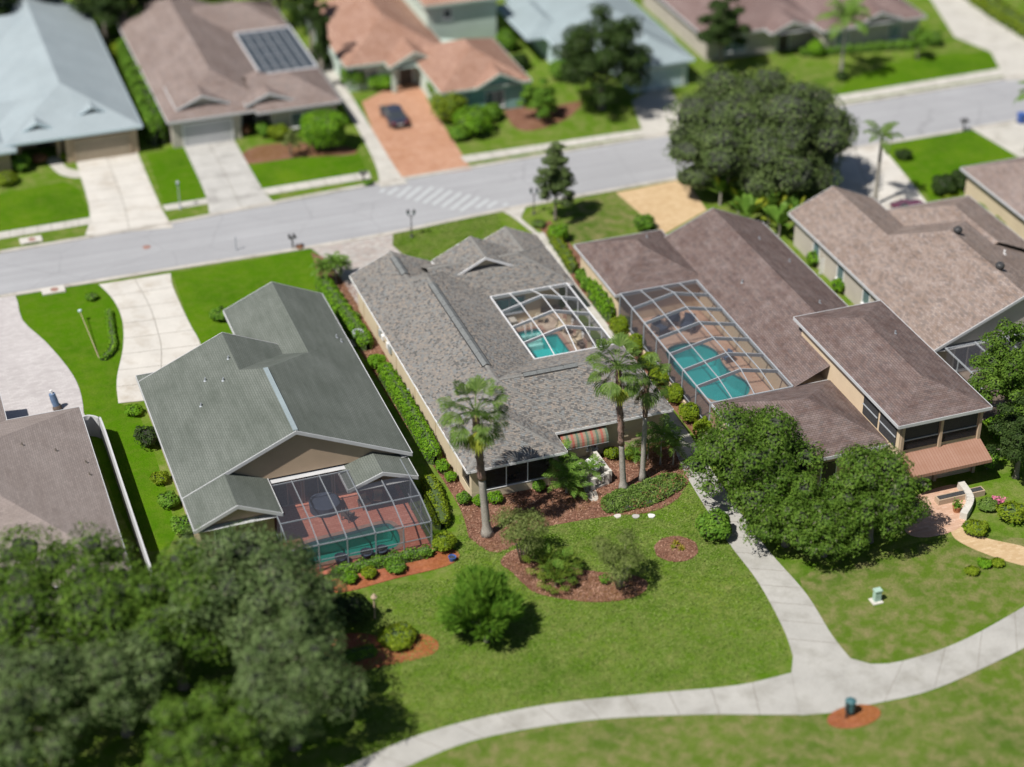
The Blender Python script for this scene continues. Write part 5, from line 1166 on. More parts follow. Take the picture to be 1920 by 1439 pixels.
def feather_palm(label, bx, by, h, L, nf, seed, mat='leaf_areca', r0=0.12, arch=0.9, lean=(0,0), group=None, cat='palm', trunk='palm_trunk', el0=1.35, el1=0.0, nl=16, lw=0.5, name='feather_palm'):
    b = G(bx, by); t = thing(name, label, cat, (b.x, b.y, 0), group); q = random.Random(seed); top = Vector((b.x+lean[0], b.y+lean[1], h))
    trunk_tube(t, Vector((b.x,b.y,-0.05)), top, r0, r0*0.75, MT[trunk], 'trunk', None, 1.4, 8, 0.05, seed)
    for i in range(nf): feather_frond(t, top, i*2.39996+q.uniform(-.25,.25), el0+(el1-el0)*i/nf+q.uniform(-.1,.1), L*q.uniform(0.85,1.12), MT[mat], seed*40+i, arch, nl, lw)
    return t

# palms of the sunlit back garden
fan_palm('tall fan palm alone in front of the screened porch corner', 914, 1003, 891, 775, 0.30, 30, 5, 1.25, 1.5, 0.52, 2)
fan_palm('tall fan palm, left of the pair by the striped awning', 1169, 916, 1159, 688, 0.24, 29, 8, 1.15, 1.3, 0.62, 4)
fan_palm('shorter fan palm with dead skirt, right of the pair by the striped awning', 1204, 900, 1213, 712, 0.20, 20, 12, 1.0, 1.15, 0.35, 7)
for k, (bx, by, h, L, nf) in enumerate(((1046,905,1.7,1.9,16),(1062,925,1.3,1.8,16),(1105,905,1.1,1.5,12),(1078,932,0.8,1.5,12))):
    feather_palm(['bushy feather palm against the porch screen','bushy feather palm in front of the porch, over the mulch','small feather palm beside the white garden table','low feather palm nearest the lawn behind the porch'][k], bx, by, h, L, nf, 20+k, r0=0.09, arch=0.8, group='feather palms by the porch')
for k, (bx, by, h, L, nf) in enumerate(((1238,872,2.6,1.7,14),(1215,862,1.4,1.5,12),(1262,872,1.6,1.6,12),(1190,868,0.7,1.2,12))):
    feather_palm(['leafy feather palm in the shade of the back wall','feather palm half hidden behind the right fan palm trunk','feather palm at the dark corner of the back wall','low bright feather palm between the two palm trunks'][k], bx, by, h, L, nf, 30+k, r0=0.07, group='feather palms along the back wall')
for k, (bx, by, h) in enumerate(((608,534,1.5),(630,532,1.9),(640,520,1.1))):
    feather_palm(['pygmy date palm at the left of the driveway corner group','tallest pygmy date palm of the driveway corner group','pygmy date palm closest to the paver driveway'][k], bx, by, h, 1.35, 22, 40+k, r0=0.07, arch=1.05, group='pygmy date palms by the driveway')
feather_palm('royal palm with pale trunk beside the right driveway', 1640, 385, 6.6, 2.3, 9, 50, 'leaf_palm', 0.2, 1.1, nl=20)
feather_palm('tall palm in front of the plum-brown house', 1576, 145, 6.2, 3.6, 14, 52, 'leaf_areca', 0.18, 1.0, nl=20)
feather_palm('palm at the right edge above the blue bin', 1925, 285, 5.6, 2.6, 10, 53, 'leaf_areca', 0.18, 1.2, nl=20)
def low_fan(label, px, py, n, rad, seed, h=0.5, mat='leaf_fan'):
    b = G(px, py); t = thing('low_fan_palm', label, 'palm', (b.x,b.y,0), 'low fan palms of the island bed'); q = random.Random(seed)
    trunk_tube(t, Vector((b.x,b.y,-.03)), Vector((b.x,b.y,h)), 0.12, 0.1, MT['palm_boot'])
    for i in range(n): fan_frond(t, Vector((b.x,b.y,h)), i*2.39996+q.uniform(-.2,.2), 1.35-1.25*i/n+q.uniform(-.1,.1), rad*0.75*q.uniform(0.8,1.2), rad*0.62, MT['leaf_areca'] if i % 3 == 0 else MT[mat], seed*70+i, 1.3, 11, 0.05, thin=True)
low_fan('low spiky fan palm, far left of the island bed cluster', 1018, 1073, 30, 1.2, 61, 0.6); low_fan('low spiky fan palm, right of the island bed cluster', 1058, 1077, 28, 1.15, 62, 0.6); low_fan('low spiky fan palm nearest the camera in the island bed', 1042, 1100, 30, 1.15, 63, 0.5)
for k, (px, py) in enumerate(((1262,1030),(1278,1032),(1268,1022))):
    b = G(px, py); t = thing('lily_clump', ['yellow-green lily clump, left of the round bed','yellow-green lily clump, right of the round bed','yellow-green lily clump, farthest back in the round bed'][k], 'plant', (b.x,b.y,0), 'lily clumps in the round bed'); q = random.Random(80+k); m = MB()
    for i in range(26):
        a = q.uniform(0,6.28); L = q.uniform(0.3,0.55); el = q.uniform(0.5,1.3); d = Vector((math.cos(a)*math.cos(el), math.sin(a)*math.cos(el), math.sin(el))); s = Vector((-math.sin(a), math.cos(a), 0))*0.025; p = Vector((b.x,b.y,0.04)); mid = p+d*L*0.6; m.face([p-s,p+s,mid+s,mid-s]); m.face([mid-s,mid+s,mid+d*L*0.35+Vector((0,0,-0.12))])
    m.build('blades', MT['leaf_yellow'] if k else MT['leaf_palm_y'], t)['kind'] = 'stuff'; MB().lathe((b.x,b.y,0.03),[(0.07,0),(0.05,0.08)],8).build('crown_base', MT['leaf_palm_y'], t)

# broad-leaved trees
OAKS = [(480,1120,5.6,5.7,4.6,15000,0.30,'leaf_oak2',13,'wide oak filling the lower left, beside the red pool deck'),(545,1290,4.6,4.3,3.8,10000,0.28,'leaf_oak2',11,'oak nearest the red mulch bed at the lower left'),(330,1165,5.2,4.4,4.2,10000,0.29,'leaf_oak',11,'oak in the middle of the lower left row'),
        (115,1145,5.6,5.8,4.7,14000,0.30,'leaf_oak',13,'wide oak at the left edge below the mauve roof'),(20,1330,4.8,4.6,4.2,10000,0.29,'leaf_oak2',11,'oak in the bottom left corner'),(395,1400,4.0,3.8,3.2,8000,0.27,'leaf_oak',10,'oak at the bottom edge, left of the footpath'),(225,1275,4.2,3.6,3.4,8000,0.27,'leaf_oak2',10,'oak behind the dark gap at the lower left')]
for k, (px, py, zc, r, rz, n, sz, leaf, nb, lab) in enumerate(OAKS): tree('oak_tree', lab, px, py, zc, r, rz, n, sz, leaf, nb*2, 100+k, 0.28, 'oaks at the lower left')
tree('oak_tree', 'large dense oak over the path beside the brown-roofed house', 1412, 868, 4.0, 4.7, 4.1, 17000, 0.26, 'leaf_oak', 28, 120, 0.26, 'oaks along the right path')
tree('oak_tree', 'oak spreading low over the path, nearest the camera', 1478, 962, 2.7, 3.2, 2.8, 10000, 0.25, 'leaf_oak', 22, 121, 0.22, 'oaks along the right path')
tree('oak_tree', 'round oak in front of the salmon awning', 1640, 932, 3.7, 3.5, 3.8, 11000, 0.26, 'leaf_oak', 24, 122, 0.22, 'oaks along the right path')
tree('oak_tree', 'oak joining the two larger ones on the right lawn', 1550, 990, 2.3, 3.0, 2.5, 8000, 0.25, 'leaf_oak', 20, 123, 0.2, 'oaks along the right path')
shrub('shrub', 'dark leafy shrub overhanging the path edge', G(1338,1008)[:2], 1.3, 2.0, 2600, 0.2, 'leaf_bush', seed=124)
tree('oak_tree', 'huge grey-green tree beside the road at the upper right', 1426, 262, 4.9, 7.9, 6.0, 26000, 0.34, 'leaf_grey', 40, 130, 0.35, corek=0.72, shell=(0.82,1.05))
tree('round_tree', 'dark round tree in front of the ice blue house', 1130, 118, 4.9, 4.8, 5.4, 14000, 0.34, 'leaf_dark', 24, 131, 0.3)
tree('round_tree', 'dark tree at the left corner of the plum-brown house', 1356, 52, 4.8, 2.6, 3.6, 6000, 0.32, 'leaf_dark', 9, 132, 0.2)
tree('magnolia_tree', 'slender magnolia between the road and the side walk', 1042, 342, 3.8, 1.75, 3.9, 6000, 0.22, 'leaf_grey', 22, 133, 0.12, core='core', corek=0.55, k=0.34, cone=0.45)
tree('small_tree', 'bright green feathery small tree alone on the back lawn', 905, 1140, 2.2, 2.4, 2.2, 5000, 0.36, 'leaf_bush', 20, 134, 0.14, spiky=True, cone=0.25, k=0.26, base=tuple(G(912,1203)[:2]), core='core_lit', corek=0.4)
tree('broad_tree', 'leafy tree at the right edge beside the teal cage', 1893, 715, 4.0, 3.0, 4.4, 9000, 0.27, 'leaf_oak', 22, 135, 0.2)
tree('broad_tree', 'dark tree right of the two-storey wing at the right edge', 1915, 830, 3.0, 2.6, 3.2, 6000, 0.27, 'leaf_dark', 9, 136, 0.2)
tree('small_tree', 'young tree on the lawn before the rose-brown roof', 545, 265, 1.7, 0.95, 1.1, 900, 0.20, 'leaf_myrtle', 7, 137, 0.06, core=None)
tree('small_tree', 'round tree in its own bed before the terracotta garage', 1010, 188, 2.0, 2.0, 2.0, 3500, 0.26, 'leaf_bush', 9, 138, 0.12)
tree('small_tree', 'small tree casting round shade on the top right lawn', 1725, 75, 2.2, 1.3, 1.3, 1300, 0.26, 'leaf_bush', 7, 139, 0.08)
for k, (px, py, r) in enumerate(((40,-8,4.5),(190,2,4.0),(265,-10,3.5),(580,15,1.4),(603,80,1.0),(330,-40,5),(520,-30,4),(110,-40,5),(-40,20,4))):
    tree('woodland_tree', ['dark tree behind the far left roof corner','dark tree between the two left roofs','dark tree at the top above the rose roof','dark tree between rose roof and terracotta roof','lower dark tree beside the terracotta roof edge','dark tree just above the top edge, centre left','dark tree just above the rose roof gable','dark tree behind the pale blue roof ridge','dark tree at the top left corner'][k], px, py, 5.0, r, 5.0, 3500, 0.42, 'leaf_dark', 8, 150+k, 0.25, 'dark trees behind the far houses')
def myrtle(label, bx, by, h, r, n, seed):
    b = G(bx, by); t = thing('crape_myrtle', label, 'tree', (b.x,b.y,0), 'crape myrtles of the island bed'); q = random.Random(seed); bl = []
    for i in range(9):
        a = i*2.4; rr = q.uniform(0.1,0.28); e = Vector((b.x+math.cos(a)*r*q.uniform(.35,.85), b.y+math.sin(a)*r*q.uniform(.35,.85), h*q.uniform(0.55,0.95)))
        m0 = Vector((b.x+math.cos(a)*rr*.5, b.y+math.sin(a)*rr*.5, -0.03)); MB().tube([m0, m0.lerp(e, .45)+Vector((0,0,h*.12)), e], [0.05,0.035,0.012], 6).build('stem', MT['bark_pale'], t, True)
        bl.append((e.x, e.y, e.z, r*0.5, h*0.22))
    P, Nn = blob_points(bl, n, 0.2, (0.2,1.1), 0.2); np_mesh('crown', leaf_quads(P, Nn, 0.115, 0.6), 4, MT['leaf_myrtle'], t)
myrtle('thin crape myrtle at the left end of the island bed', 980, 1056, 3.9, 1.8, 9500, 201); myrtle('thin crape myrtle with pale stems at the right of the island bed', 1160, 1106, 3.7, 1.65, 8500, 202)
shrub('shrub', 'little leafy shrub at the foot of the right crape myrtle', G(1133,1095)[:2], 0.35, 0.7, 350, 0.12, 'leaf_bush', seed=205, core=None)
# hedges and shrubs round the middle house
hedge('clipped hedge along the left side of the house, front length', [(-9.75,20.2),(-9.55,15.5),(-9.25,11.5),(-9.05,8.4)], 1.35, 1.05, 130, 0.14, 'leaf_hedge')
hedge('long clipped hedge along the cream wall behind the air conditioner', [(-8.95,4.7),(-8.85,0),(-8.85,-5),(-8.95,-8.6)], 1.15, 1.25, 140, 0.14, 'leaf_hedge')
shrub('shrub', 'rounded clipped shrub just behind the air conditioner', (-9.15,5.6), 0.75, 1.25, 1500, 0.14, 'leaf_hedge', seed=210, core='core_lit')
shrub('shrub', 'shrub next to the end of the long hedge', (-8.75,-9.6), 0.55, 1.0, 900, 0.13, 'leaf_hedge', seed=211, core='core_lit'); shrub('shrub', 'small shrub two before the porch corner', (-8.55,-10.9), 0.45, 0.8, 700, 0.13, 'leaf_hedge', seed=212, core='core_lit')
shrub('shrub', 'clipped ball shrub at the porch corner', G(870,945)[:2], 0.55, 0.95, 900, 0.12, 'leaf_bush', seed=213, core='core_lit')
shrub('shrub', 'clipped shrub left of the palm trunk under the porch', G(898,948)[:2], 0.5, 0.8, 800, 0.12, 'leaf_hedge', seed=214, core='core_lit'); shrub('shrub', 'clipped shrub right of the palm trunk under the porch', G(928,943)[:2], 0.62, 0.85, 1000, 0.12, 'leaf_hedge', seed=215, core='core_lit')
shrub('shrub', 'shrub between porch knee wall and feather palms', G(1010,922)[:2], 0.5, 0.9, 800, 0.12, 'leaf_bush', seed=216)
shrub('shrub', 'bright round shrub beside the balustrade', G(1146,860)[:2], 0.62, 0.95, 1100, 0.12, 'leaf_lime', seed=217, core='core_lit')
shrub('shrub', 'pale flowering shrub behind the left palm trunk', G(1182,862)[:2], 0.6, 1.0, 900, 0.13, 'leaf_lime', seed=218, core='core_lit')
shrub('shrub', 'tuft of reddish leaves by the entry walk', (-9.0,6.9), 0.45, 0.45, 350, 0.14, 'leaf_ground', seed=219); shrub('shrub', 'low dry tuft in the mulch next to the porch', G(838,888)[:2], 0.4, 0.35, 300, 0.12, 'leaf_myrtle', seed=220, core=None); shrub('shrub', 'leafy plant in red mulch by the front corner', (-8.7,13.6), 0.5, 0.6, 400, 0.16, 'leaf_ground', seed=221)
# ground cover mass
gc = spline(gp([(1133,962),(1127,940),(1150,925),(1190,913),(1225,898),(1262,890),(1282,898),(1286,912),(1262,930),(1225,948),(1190,957),(1160,964)]), 4, True)
def mass(name, label, poly, h, n, size, leaf, rust=0.0):
    xs = np.array(poly); x0, y0 = xs.min(0); x1, y1 = xs.max(0); c = xs.mean(0); t = thing(name, label, 'ground cover', (c[0], c[1], 0))
    def inside(p):
        ins = False; j = len(poly)-1
        for i in range(len(poly)):
            a, b = poly[i], poly[j]
            if (a[1] > p[1]) != (b[1] > p[1]) and p[0] < (b[0]-a[0])*(p[1]-a[1])/(b[1]-a[1])+a[0]: ins = not ins
            j = i
        return ins
    pts = []
    while len(pts) < n:
        p = (R.uniform(x0,x1), R.uniform(y0,y1))
        if inside(p): 
            e = min(math.dist(p, q) for q in poly); k = min(1, e/0.4)**0.5; pts.append((p[0], p[1], h*k*(0.75+0.25*math.sin(p[0]*4)*math.cos(p[1]*5))*R.uniform(0.55,1.05)))
    P = np.array(pts); Nn = unit(NR.normal(size=(n,3))*0.7+np.array([0,0,0.8])); Q = leaf_quads(P, Nn, size, 0.35)
    k = int(n*rust)
    np_mesh('foliage', Q[k:], 4, MT[leaf], t, kind='stuff')
    if k: 
        m = P[:k]; near_edge = np.argsort(-(m[:,0]*0.6-m[:,1])); np_mesh('rusty_foliage', Q[:k][near_edge[:k//2]], 4, MT['leaf_brown'], t, kind='stuff')
    pc = Vector((c[0], c[1])); MB().prism(ccw([tuple(pc+(Vector(p)-pc)*0.9) for p in poly]), 0.0, h*0.45).build('foliage_core', MT['core'], t)
mass('ground_cover', 'low spreading juniper mass below the two palms', gc, 0.5, 6500, 0.20, 'leaf_ground', 0.12)
def in_poly(p, poly):
    ins = False; j = len(poly)-1
    for i in range(len(poly)):
        a, b = poly[i], poly[j]
        if (a[1] > p[1]) != (b[1] > p[1]) and p[0] < (b[0]-a[0])*(p[1]-a[1])/(b[1]-a[1])+a[0]: ins = not ins
        j = i
    return ins
def in_poly_np(P, poly):
    ins = np.zeros(len(P), bool); j = len(poly)-1
    for i in range(len(poly)):
        a, b = poly[i], poly[j]; c = ((a[1] > P[:,1]) != (b[1] > P[:,1]))
        x = (b[0]-a[0])*(P[:,1]-a[1])/((b[1]-a[1]) or 1e-9)+a[0]; ins ^= c & (P[:,0] < x); j = i
    return ins
def scatter(name, poly, holes, dens, z, size, mat, flat, asp, kind='stuff', parent=None):
    A = np.array(poly); lo, hi = A.min(0), A.max(0); n = int(dens*(hi-lo).prod()); P = NR.uniform(lo, hi, (n,2)); k = in_poly_np(P, poly)
    for h in holes: k &= ~in_poly_np(P, h)
    P = P[k]; n = len(P); Q = np.column_stack([P, z+NR.uniform(0, size*0.3, n)]); Nn = unit(NR.normal(size=(n,3))*(1-flat)+np.array([0,0,flat]))
    o = np_mesh(name, leaf_quads(Q, Nn, size, asp), 4, mat, parent); o['kind'] = kind; return o
back_lawn = gp([(850,1085),(862,960),(879,1008),(920,1036),(957,1028),(1008,993),(1040,985),(1130,970),(1215,962),(1268,938),(1290,905),(1360,1012),(1420,1092),(1466,1178),(1480,1240),(1380,1284),(1200,1300),(1000,1323),(800,1370),(650,1435),(640,1300),(700,1100)])
round_bed = [(3.3+1.5*math.cos(a*0.2094), -23.7+1.42*math.sin(a*0.2094)) for a in range(30)]
scatter('grass', back_lawn, [island, round_bed], 110, 0.012, 0.135, MT['blade'], 0.75, 0.5)
front_lawn = gp([(738,437),(800,420),(930,400),(942,425),(900,455),(800,490),(757,480),(735,460)])
scatter('grass', front_lawn, [], 110, 0.012, 0.135, MT['blade'], 0.75, 0.5)
scatter('bark_chips', bed, [gc], 110, 0.02, 0.13, MT['chip'], 0.75, 0.5); scatter('bark_chips', island, [], 130, 0.055, 0.13, MT['chip'], 0.75, 0.5); scatter('bark_chips', round_bed, [], 130, 0.055, 0.13, MT['chip'], 0.75, 0.5)
# right-hand hedges
hedge('low hedge beside the side walk near the road', [(11.3,21.5),(11.1,17.5),(10.8,14.6)], 0.9, 0.9, 110, 0.15, 'leaf_lime', lump=0.2)
shrub('shrub', 'bright round shrub beneath the magnolia', G(1047,452)[:2], 0.95, 1.5, 1600, 0.16, 'leaf_hedge', seed=230, core='core_lit')
shrub('shrub', 'broad-leaved shrub right of the side walk by the brown roof corner', (10.95,13.0), 0.6, 1.2, 500, 0.3, 'leaf_bush', seed=231); shrub('shrub', 'glossy plant left of the peach wall', (10.75,11.5), 0.55, 1.2, 450, 0.3, 'leaf_bush', seed=232)
hedge('hedge between the side walk and the peach wall', [(10.85,10.9),(10.75,7.5),(10.72,5.9)], 0.95, 1.55, 130, 0.15, 'leaf_hedge', lump=0.14)
for k, (y, r, h) in enumerate(((3.9,1.55,1.75),(0.9,1.5,1.8),(-1.6,1.2,1.5),(-4.0,1.5,1.75),(-6.8,1.3,1.7),(-9.6,1.45,1.7),(-11.8,1.2,1.6))):
    shrub('shrub', ['lime shrub, first of the row along the long cage','lime shrub, second of the row along the long cage','low lime shrub, third of the row along the long cage','lime shrub, fourth of the row along the long cage','lime shrub, fifth of the row along the long cage','lime shrub, sixth of the row, near the big oak','lime shrub, last of the row, under the big oak'][k], (10.62,y), r*0.60, h*0.95, 2600, 0.15, 'leaf_lime', group='lime shrubs along the long cage', seed=240+k, core='core_lit', nb=6)
# left neighbour's planting
hedge('lime clipped hedge beside the red-decked cage', [tuple(G(802,905)[:2]), tuple(G(822,960)[:2]), tuple(G(830,995)[:2])], 1.3, 0.9, 110, 0.14, 'leaf_lime', lump=0.05)
shrub('shrub', 'bright rounded shrub at the corner of the red deck', G(832,1030)[:2], 0.9, 1.2, 1500, 0.15, 'leaf_lime', seed=250, core='core_lit')
hedge('low hedge along the front of the red deck', [tuple(G(622,1082)[:2]), tuple(G(720,1060)[:2]), tuple(G(812,1040)[:2])], 0.8, 0.7, 100, 0.15, 'leaf_bush', lump=0.16)
for k, (px, py, r, lf) in enumerate(((655,1092,0.6,'leaf_hedge'),(692,1083,0.55,'leaf_lime'),(742,1072,0.7,'leaf_bush'))): shrub('shrub', ['green shrub, left of three in front of the low hedge','yellow-green shrub, middle of three in front of the low hedge','dark shrub, right of three in front of the low hedge'][k], G(px,py)[:2], r, 0.75, 700, 0.15, lf, seed=255+k, core='core_lit')
shrub('shrub', 'lime shrub in the red mulch bed', G(745,1205)[:2], 1.3, 1.0, 1600, 0.17, 'leaf_lime', seed=260, core='core_lit'); hedge('low clipped hedge in the red mulch bed', [tuple(G(640,1240)[:2]), tuple(G(705,1225)[:2])], 0.9, 0.6, 110, 0.15, 'leaf_bush')
shrub('shrub', 'dark shrub between oak and red mulch bed', G(660,1165)[:2], 1.4, 1.9, 1800, 0.2, 'leaf_dark', seed=261)
for k, (px, py, r, h, lf) in enumerate(((252,778,0.7,0.8,'leaf_hedge'),(278,838,1.0,1.7,'leaf_dark'),(300,905,0.7,0.8,'leaf_lime'),(318,950,0.8,1.0,'leaf_bush'),(345,1000,0.9,1.3,'leaf_bush'),(412,600,0.8,1.0,'leaf_bush'))):
    shrub('shrub', ['shrub at the lower end of the slab driveway','dark upright shrub at the left wall of the green-roofed house','small lime shrub left of the green roof','shrub left of the green roof, further back','shrub near the oak by the green-roofed house','shrub tucked against the green-roofed front wall'][k], G(px,py)[:2], r, h, 900, 0.18, lf, seed=270+k)
hedge('low curved clipped hedge on the lawn between two driveways', [tuple(G(a,b)[:2]) for a, b in spline([(203,585),(210,630),(212,655),(200,672),(188,676)], 4)], 0.6, 0.45, 110, 0.14, 'leaf_hedge', lump=0.04)
shrub('shrub', 'small shrub on the lawn near the storm drain', G(172,562)[:2], 0.55, 0.5, 400, 0.16, 'leaf_bush', seed=280)
# across the road
hedge('tall dark hedge between the pale blue and rose roofs', [tuple(G(238,112)[:2]), tuple(G(262,180)[:2]), tuple(G(300,275)[:2])], 1.9, 2.6, 60, 0.30, 'leaf_bush', 'core', lump=0.15, per=2.5)
shrub('shrub', 'lime shrub at the far end of the tall dark hedge', G(228,110)[:2], 1.1, 1.8, 900, 0.28, 'leaf_lime', seed=300, core='core_lit'); shrub('shrub', 'yellow-green shrub high up between the two left roofs', G(212,70)[:2], 1.2, 2.0, 900, 0.28, 'leaf_hedge', seed=301)
shrub('shrub', 'big clipped ball shrub beside the grey side walk', G(607,278)[:2], 2.45, 3.7, 7000, 0.22, 'leaf_hedge', seed=302, core='core_lit', nb=7, corek=0.85)
shrub('shrub', 'yellow-flecked shrub by the rose-roofed front door', G(525,262)[:2], 1.1, 1.5, 1300, 0.22, 'leaf_lime', seed=303, core='core_lit'); shrub('shrub', 'green shrub by the grey garage door', G(497,256)[:2], 0.8, 1.4, 900, 0.22, 'leaf_bush', seed=304); shrub('shrub', 'reddish shrub beside the grey garage', G(462,255)[:2], 0.5, 1.1, 500, 0.2, 'leaf_brown', seed=305)
for k, (px, py, r, h, lf) in enumerate(((842,228,1.9,3.1,'leaf_lime'),(888,252,2.0,2.7,'leaf_hedge'),(830,192,1.5,3.1,'leaf_hedge'),(920,225,1.2,1.6,'leaf_bush'),(860,262,1.0,1.3,'leaf_bush'))):
    shrub('shrub', ['tall lime shrub right of the orange driveway','wide green shrub before the teal gable','tall shrub close to the terracotta garage wall','dark shrub at the right of the teal gable bed','low shrub at the curb side of the teal gable bed'][k], G(px,py)[:2], r, h, 1800, 0.26, lf, seed=310+k, core='core_lit')
shrub('shrub', 'tall green shrub left of the terracotta-roofed entry', G(665,165)[:2], 1.5, 2.6, 1800, 0.26, 'leaf_bush', seed=320); shrub('shrub', 'wide clipped shrub under the mint house window', G(715,165)[:2], 1.5, 1.4, 1500, 0.24, 'leaf_hedge', seed=321, core='core_lit'); shrub('shrub', 'dark shrub at the left corner of the mint house', G(600,130)[:2], 1.3, 2.0, 1300, 0.28, 'leaf_dark', seed=322)
for k, (px, py, r, h, lf) in enumerate(((40,320,1.0,1.5,'leaf_bush'),(12,345,1.2,1.0,'leaf_lime'),(75,305,0.7,0.8,'leaf_brown'),(125,300,0.6,0.8,'leaf_lime'))): shrub('shrub', ['shrub before the far left front wall','yellow-green shrub at the left edge across the road','reddish shrub by the curving front walk','small shrub at the corner of the tan garage'][k], G(px,py)[:2], r, h, 800, 0.24, lf, seed=330+k)
sheet('side_walk', spline(gp([(88,300),(108,295),(125,315),(150,322),(150,334),(118,330),(98,316)]), 3, True), 0.03, MT['concrete'])
for k, (px, py, r, h, lf) in enumerate(((1050,150,1.2,2.2,'leaf_bush'),(950,95,1.3,2.2,'leaf_bush'),(975,130,1.0,1.6,'leaf_dark'),(1290,30,1.4,2.0,'leaf_bush'))): shrub('shrub', ['shrub before the ice blue front door','shrub between mint and ice blue houses','dark shrub left of the ice blue entry','shrub right of the ice blue garage roof'][k], G(px,py)[:2], r, h, 1100, 0.28, lf, seed=340+k)
hedge('low hedge before the plum-roofed house', [tuple(G(1500,105)[:2]), tuple(G(1600,98)[:2]), tuple(G(1735,88)[:2])], 1.0, 0.8, 50, 0.28, 'leaf_bush', lump=0.2); hedge('lime hedge along the top right driveway', [tuple(G(1810,-15)[:2]), tuple(G(1870,30)[:2]), tuple(G(1950,80)[:2])], 2.4, 1.2, 40, 0.3, 'leaf_lime', lump=0.2)
shrub('shrub', 'shrub right of the plum-roofed front windows', G(1748,85)[:2], 1.1, 1.6, 1000, 0.26, 'leaf_bush', seed=350); shrub('shrub', 'green shrub at the foot of the tall palm', G(1530,105)[:2], 1.0, 1.6, 900, 0.26, 'leaf_hedge', seed=351, core='core_lit'); shrub('shrub', 'dark round shrub on the upper right lawn edge', G(1578,150)[:2], 0.7, 0.9, 600, 0.24, 'leaf_dark', seed=352)
shrub('shrub', 'dark purple shrub on the lawn beside the royal palm', G(1693,298)[:2], 0.85, 0.9, 900, 0.2, 'leaf_dark', seed=353)
for k, (px, py, r, h, lf) in enumerate(((1768,365,1.2,1.8,'leaf_dark'),(1808,355,1.4,2.0,'leaf_dark'),(1790,392,1.3,1.1,'leaf_lime'),(1835,405,1.2,1.0,'leaf_hedge'),(1872,430,1.1,0.9,'leaf_lime'))): shrub('shrub', ['dark shrub left of the front bed before the taupe roof','larger dark shrub in the bed before the taupe roof','lime shrub lining the cream house path','green shrub lining the cream house path','lime shrub nearest the cream house wall'][k], G(px,py)[:2], r, h, 1300, 0.22, lf, seed=360+k)
for k, (px, py, r, h, lf) in enumerate(((1895,975,1.1,1.3,'leaf_lime'),(1828,1000,0.9,0.9,'leaf_lime'),(1850,880,0.8,1.8,'leaf_bush'),(1875,820,1.2,1.8,'leaf_hedge'),(1822,1075,0.5,0.4,'leaf_lime'),(1845,1062,0.5,0.5,'leaf_hedge'),(1870,1060,0.45,0.45,'leaf_lime'),(1850,955,0.7,0.7,'leaf_ground'))): shrub('shrub', ['big lime ball shrub in the bed right of the patio','lime shrub at the lower edge of the patio','upright shrub in the shade of the salmon awning wall','bright shrub beside the two-storey wing corner','lime tuft, left of three on the right lawn','green tuft, middle of three on the right lawn','lime tuft, right of three on the right lawn','mixed low plants right of the curved bench'][k], G(px,py)[:2], r, h, 1000, 0.18, lf, seed=370+k, core='core_lit')
p = G(1868,948); t = thing('flower_clump', 'pink flowers in the bed right of the patio', 'flowers', (p.x,p.y,0)); P = np.array([(p.x+R.gauss(0,.25), p.y+R.gauss(0,.25), R.uniform(.15,.6)) for _ in range(160)]); np_mesh('blooms', leaf_quads(P, unit(NR.normal(size=(160,3))+np.array([0,0,1])), 0.16, 0.9), 4, MT['pink'], t, kind='stuff'); MB().lathe((p.x,p.y,0),[(0.25,0),(0.3,0.2),(0.1,0.4)],8).build('stems', MT['core_lit'], t)
for k, (px, py) in enumerate(((525,205),)):
    p = G(585/1.0, 205); 
# paddle-leaved plants below the huge tree
def paddle_plant(label, px, py, n, L, seed, mat='leaf_areca'):
    b = G(px, py); t = thing('banana_plant', label, 'plant', (b.x,b.y,0), 'paddle-leaved plants beneath the huge tree'); q = random.Random(seed); MB().tube([(b.x,b.y,-.03),(b.x,b.y,L*0.5)], [0.14,0.1], 7).build('stem', MT['palm_trunk'], t)
    for i in range(n):
        a = i*2.4+q.uniform(-.3,.3); el = q.uniform(0.5,1.3); d = Vector((math.cos(a)*math.cos(el), math.sin(a)*math.cos(el), math.sin(el))); s = Vector((-math.sin(a), math.cos(a), 0)); p = Vector((b.x,b.y,L*0.45)); w = L*0.13; m = MB()
        c1 = p+d*L*0.35; c2 = p+d*L*0.7; c3 = p+d*L*0.95+Vector((0,0,-L*0.12))
        m.face([p-s*.02,p+s*.02,c1+s*w,c1-s*w]); m.face([c1-s*w,c1+s*w,c2+s*w*.95,c2-s*w*.95]); m.face([c2-s*w*.95,c2+s*w*.95,c3]); m.build('leaf', MT[mat if i % 4 else 'leaf_palm_y'], t)
for k, (px, py) in enumerate(((1350,385),(1385,400),(1420,395),(1440,420),(1475,400),(1490,430),(1460,445),(1400,430),(1365,352),(1510,395))):
    paddle_plant(['paddle-leaved plant at the left end below the huge tree','paddle-leaved plant second from the left below the huge tree','paddle-leaved plant under the middle of the huge tree','paddle-leaved plant close behind the brown roof hip','paddle-leaved plant below the tree, toward the right driveway','paddle-leaved plant nearest the taupe roof corner','paddle-leaved plant wedged between the two brown roofs','paddle-leaved plant touching the dark brown ridge','paddle-leaved plant nearest the sandy driveway','paddle-leaved plant at the right end below the huge tree'][k], px, py, 12, 2.6, 400+k)
shrub('shrub', 'leafy shrub in the gap before the peach front wall', G(1208,432)[:2], 1.0, 1.4, 900, 0.22, 'leaf_bush', seed=380); shrub('shrub', 'green plant by the white gate between the two right houses', G(1525,500)[:2], 0.7, 1.4, 600, 0.2, 'leaf_hedge', seed=381); shrub('shrub', 'green plant between the two right houses, further back', G(1572,548)[:2], 0.7, 1.2, 600, 0.2, 'leaf_hedge', seed=382)
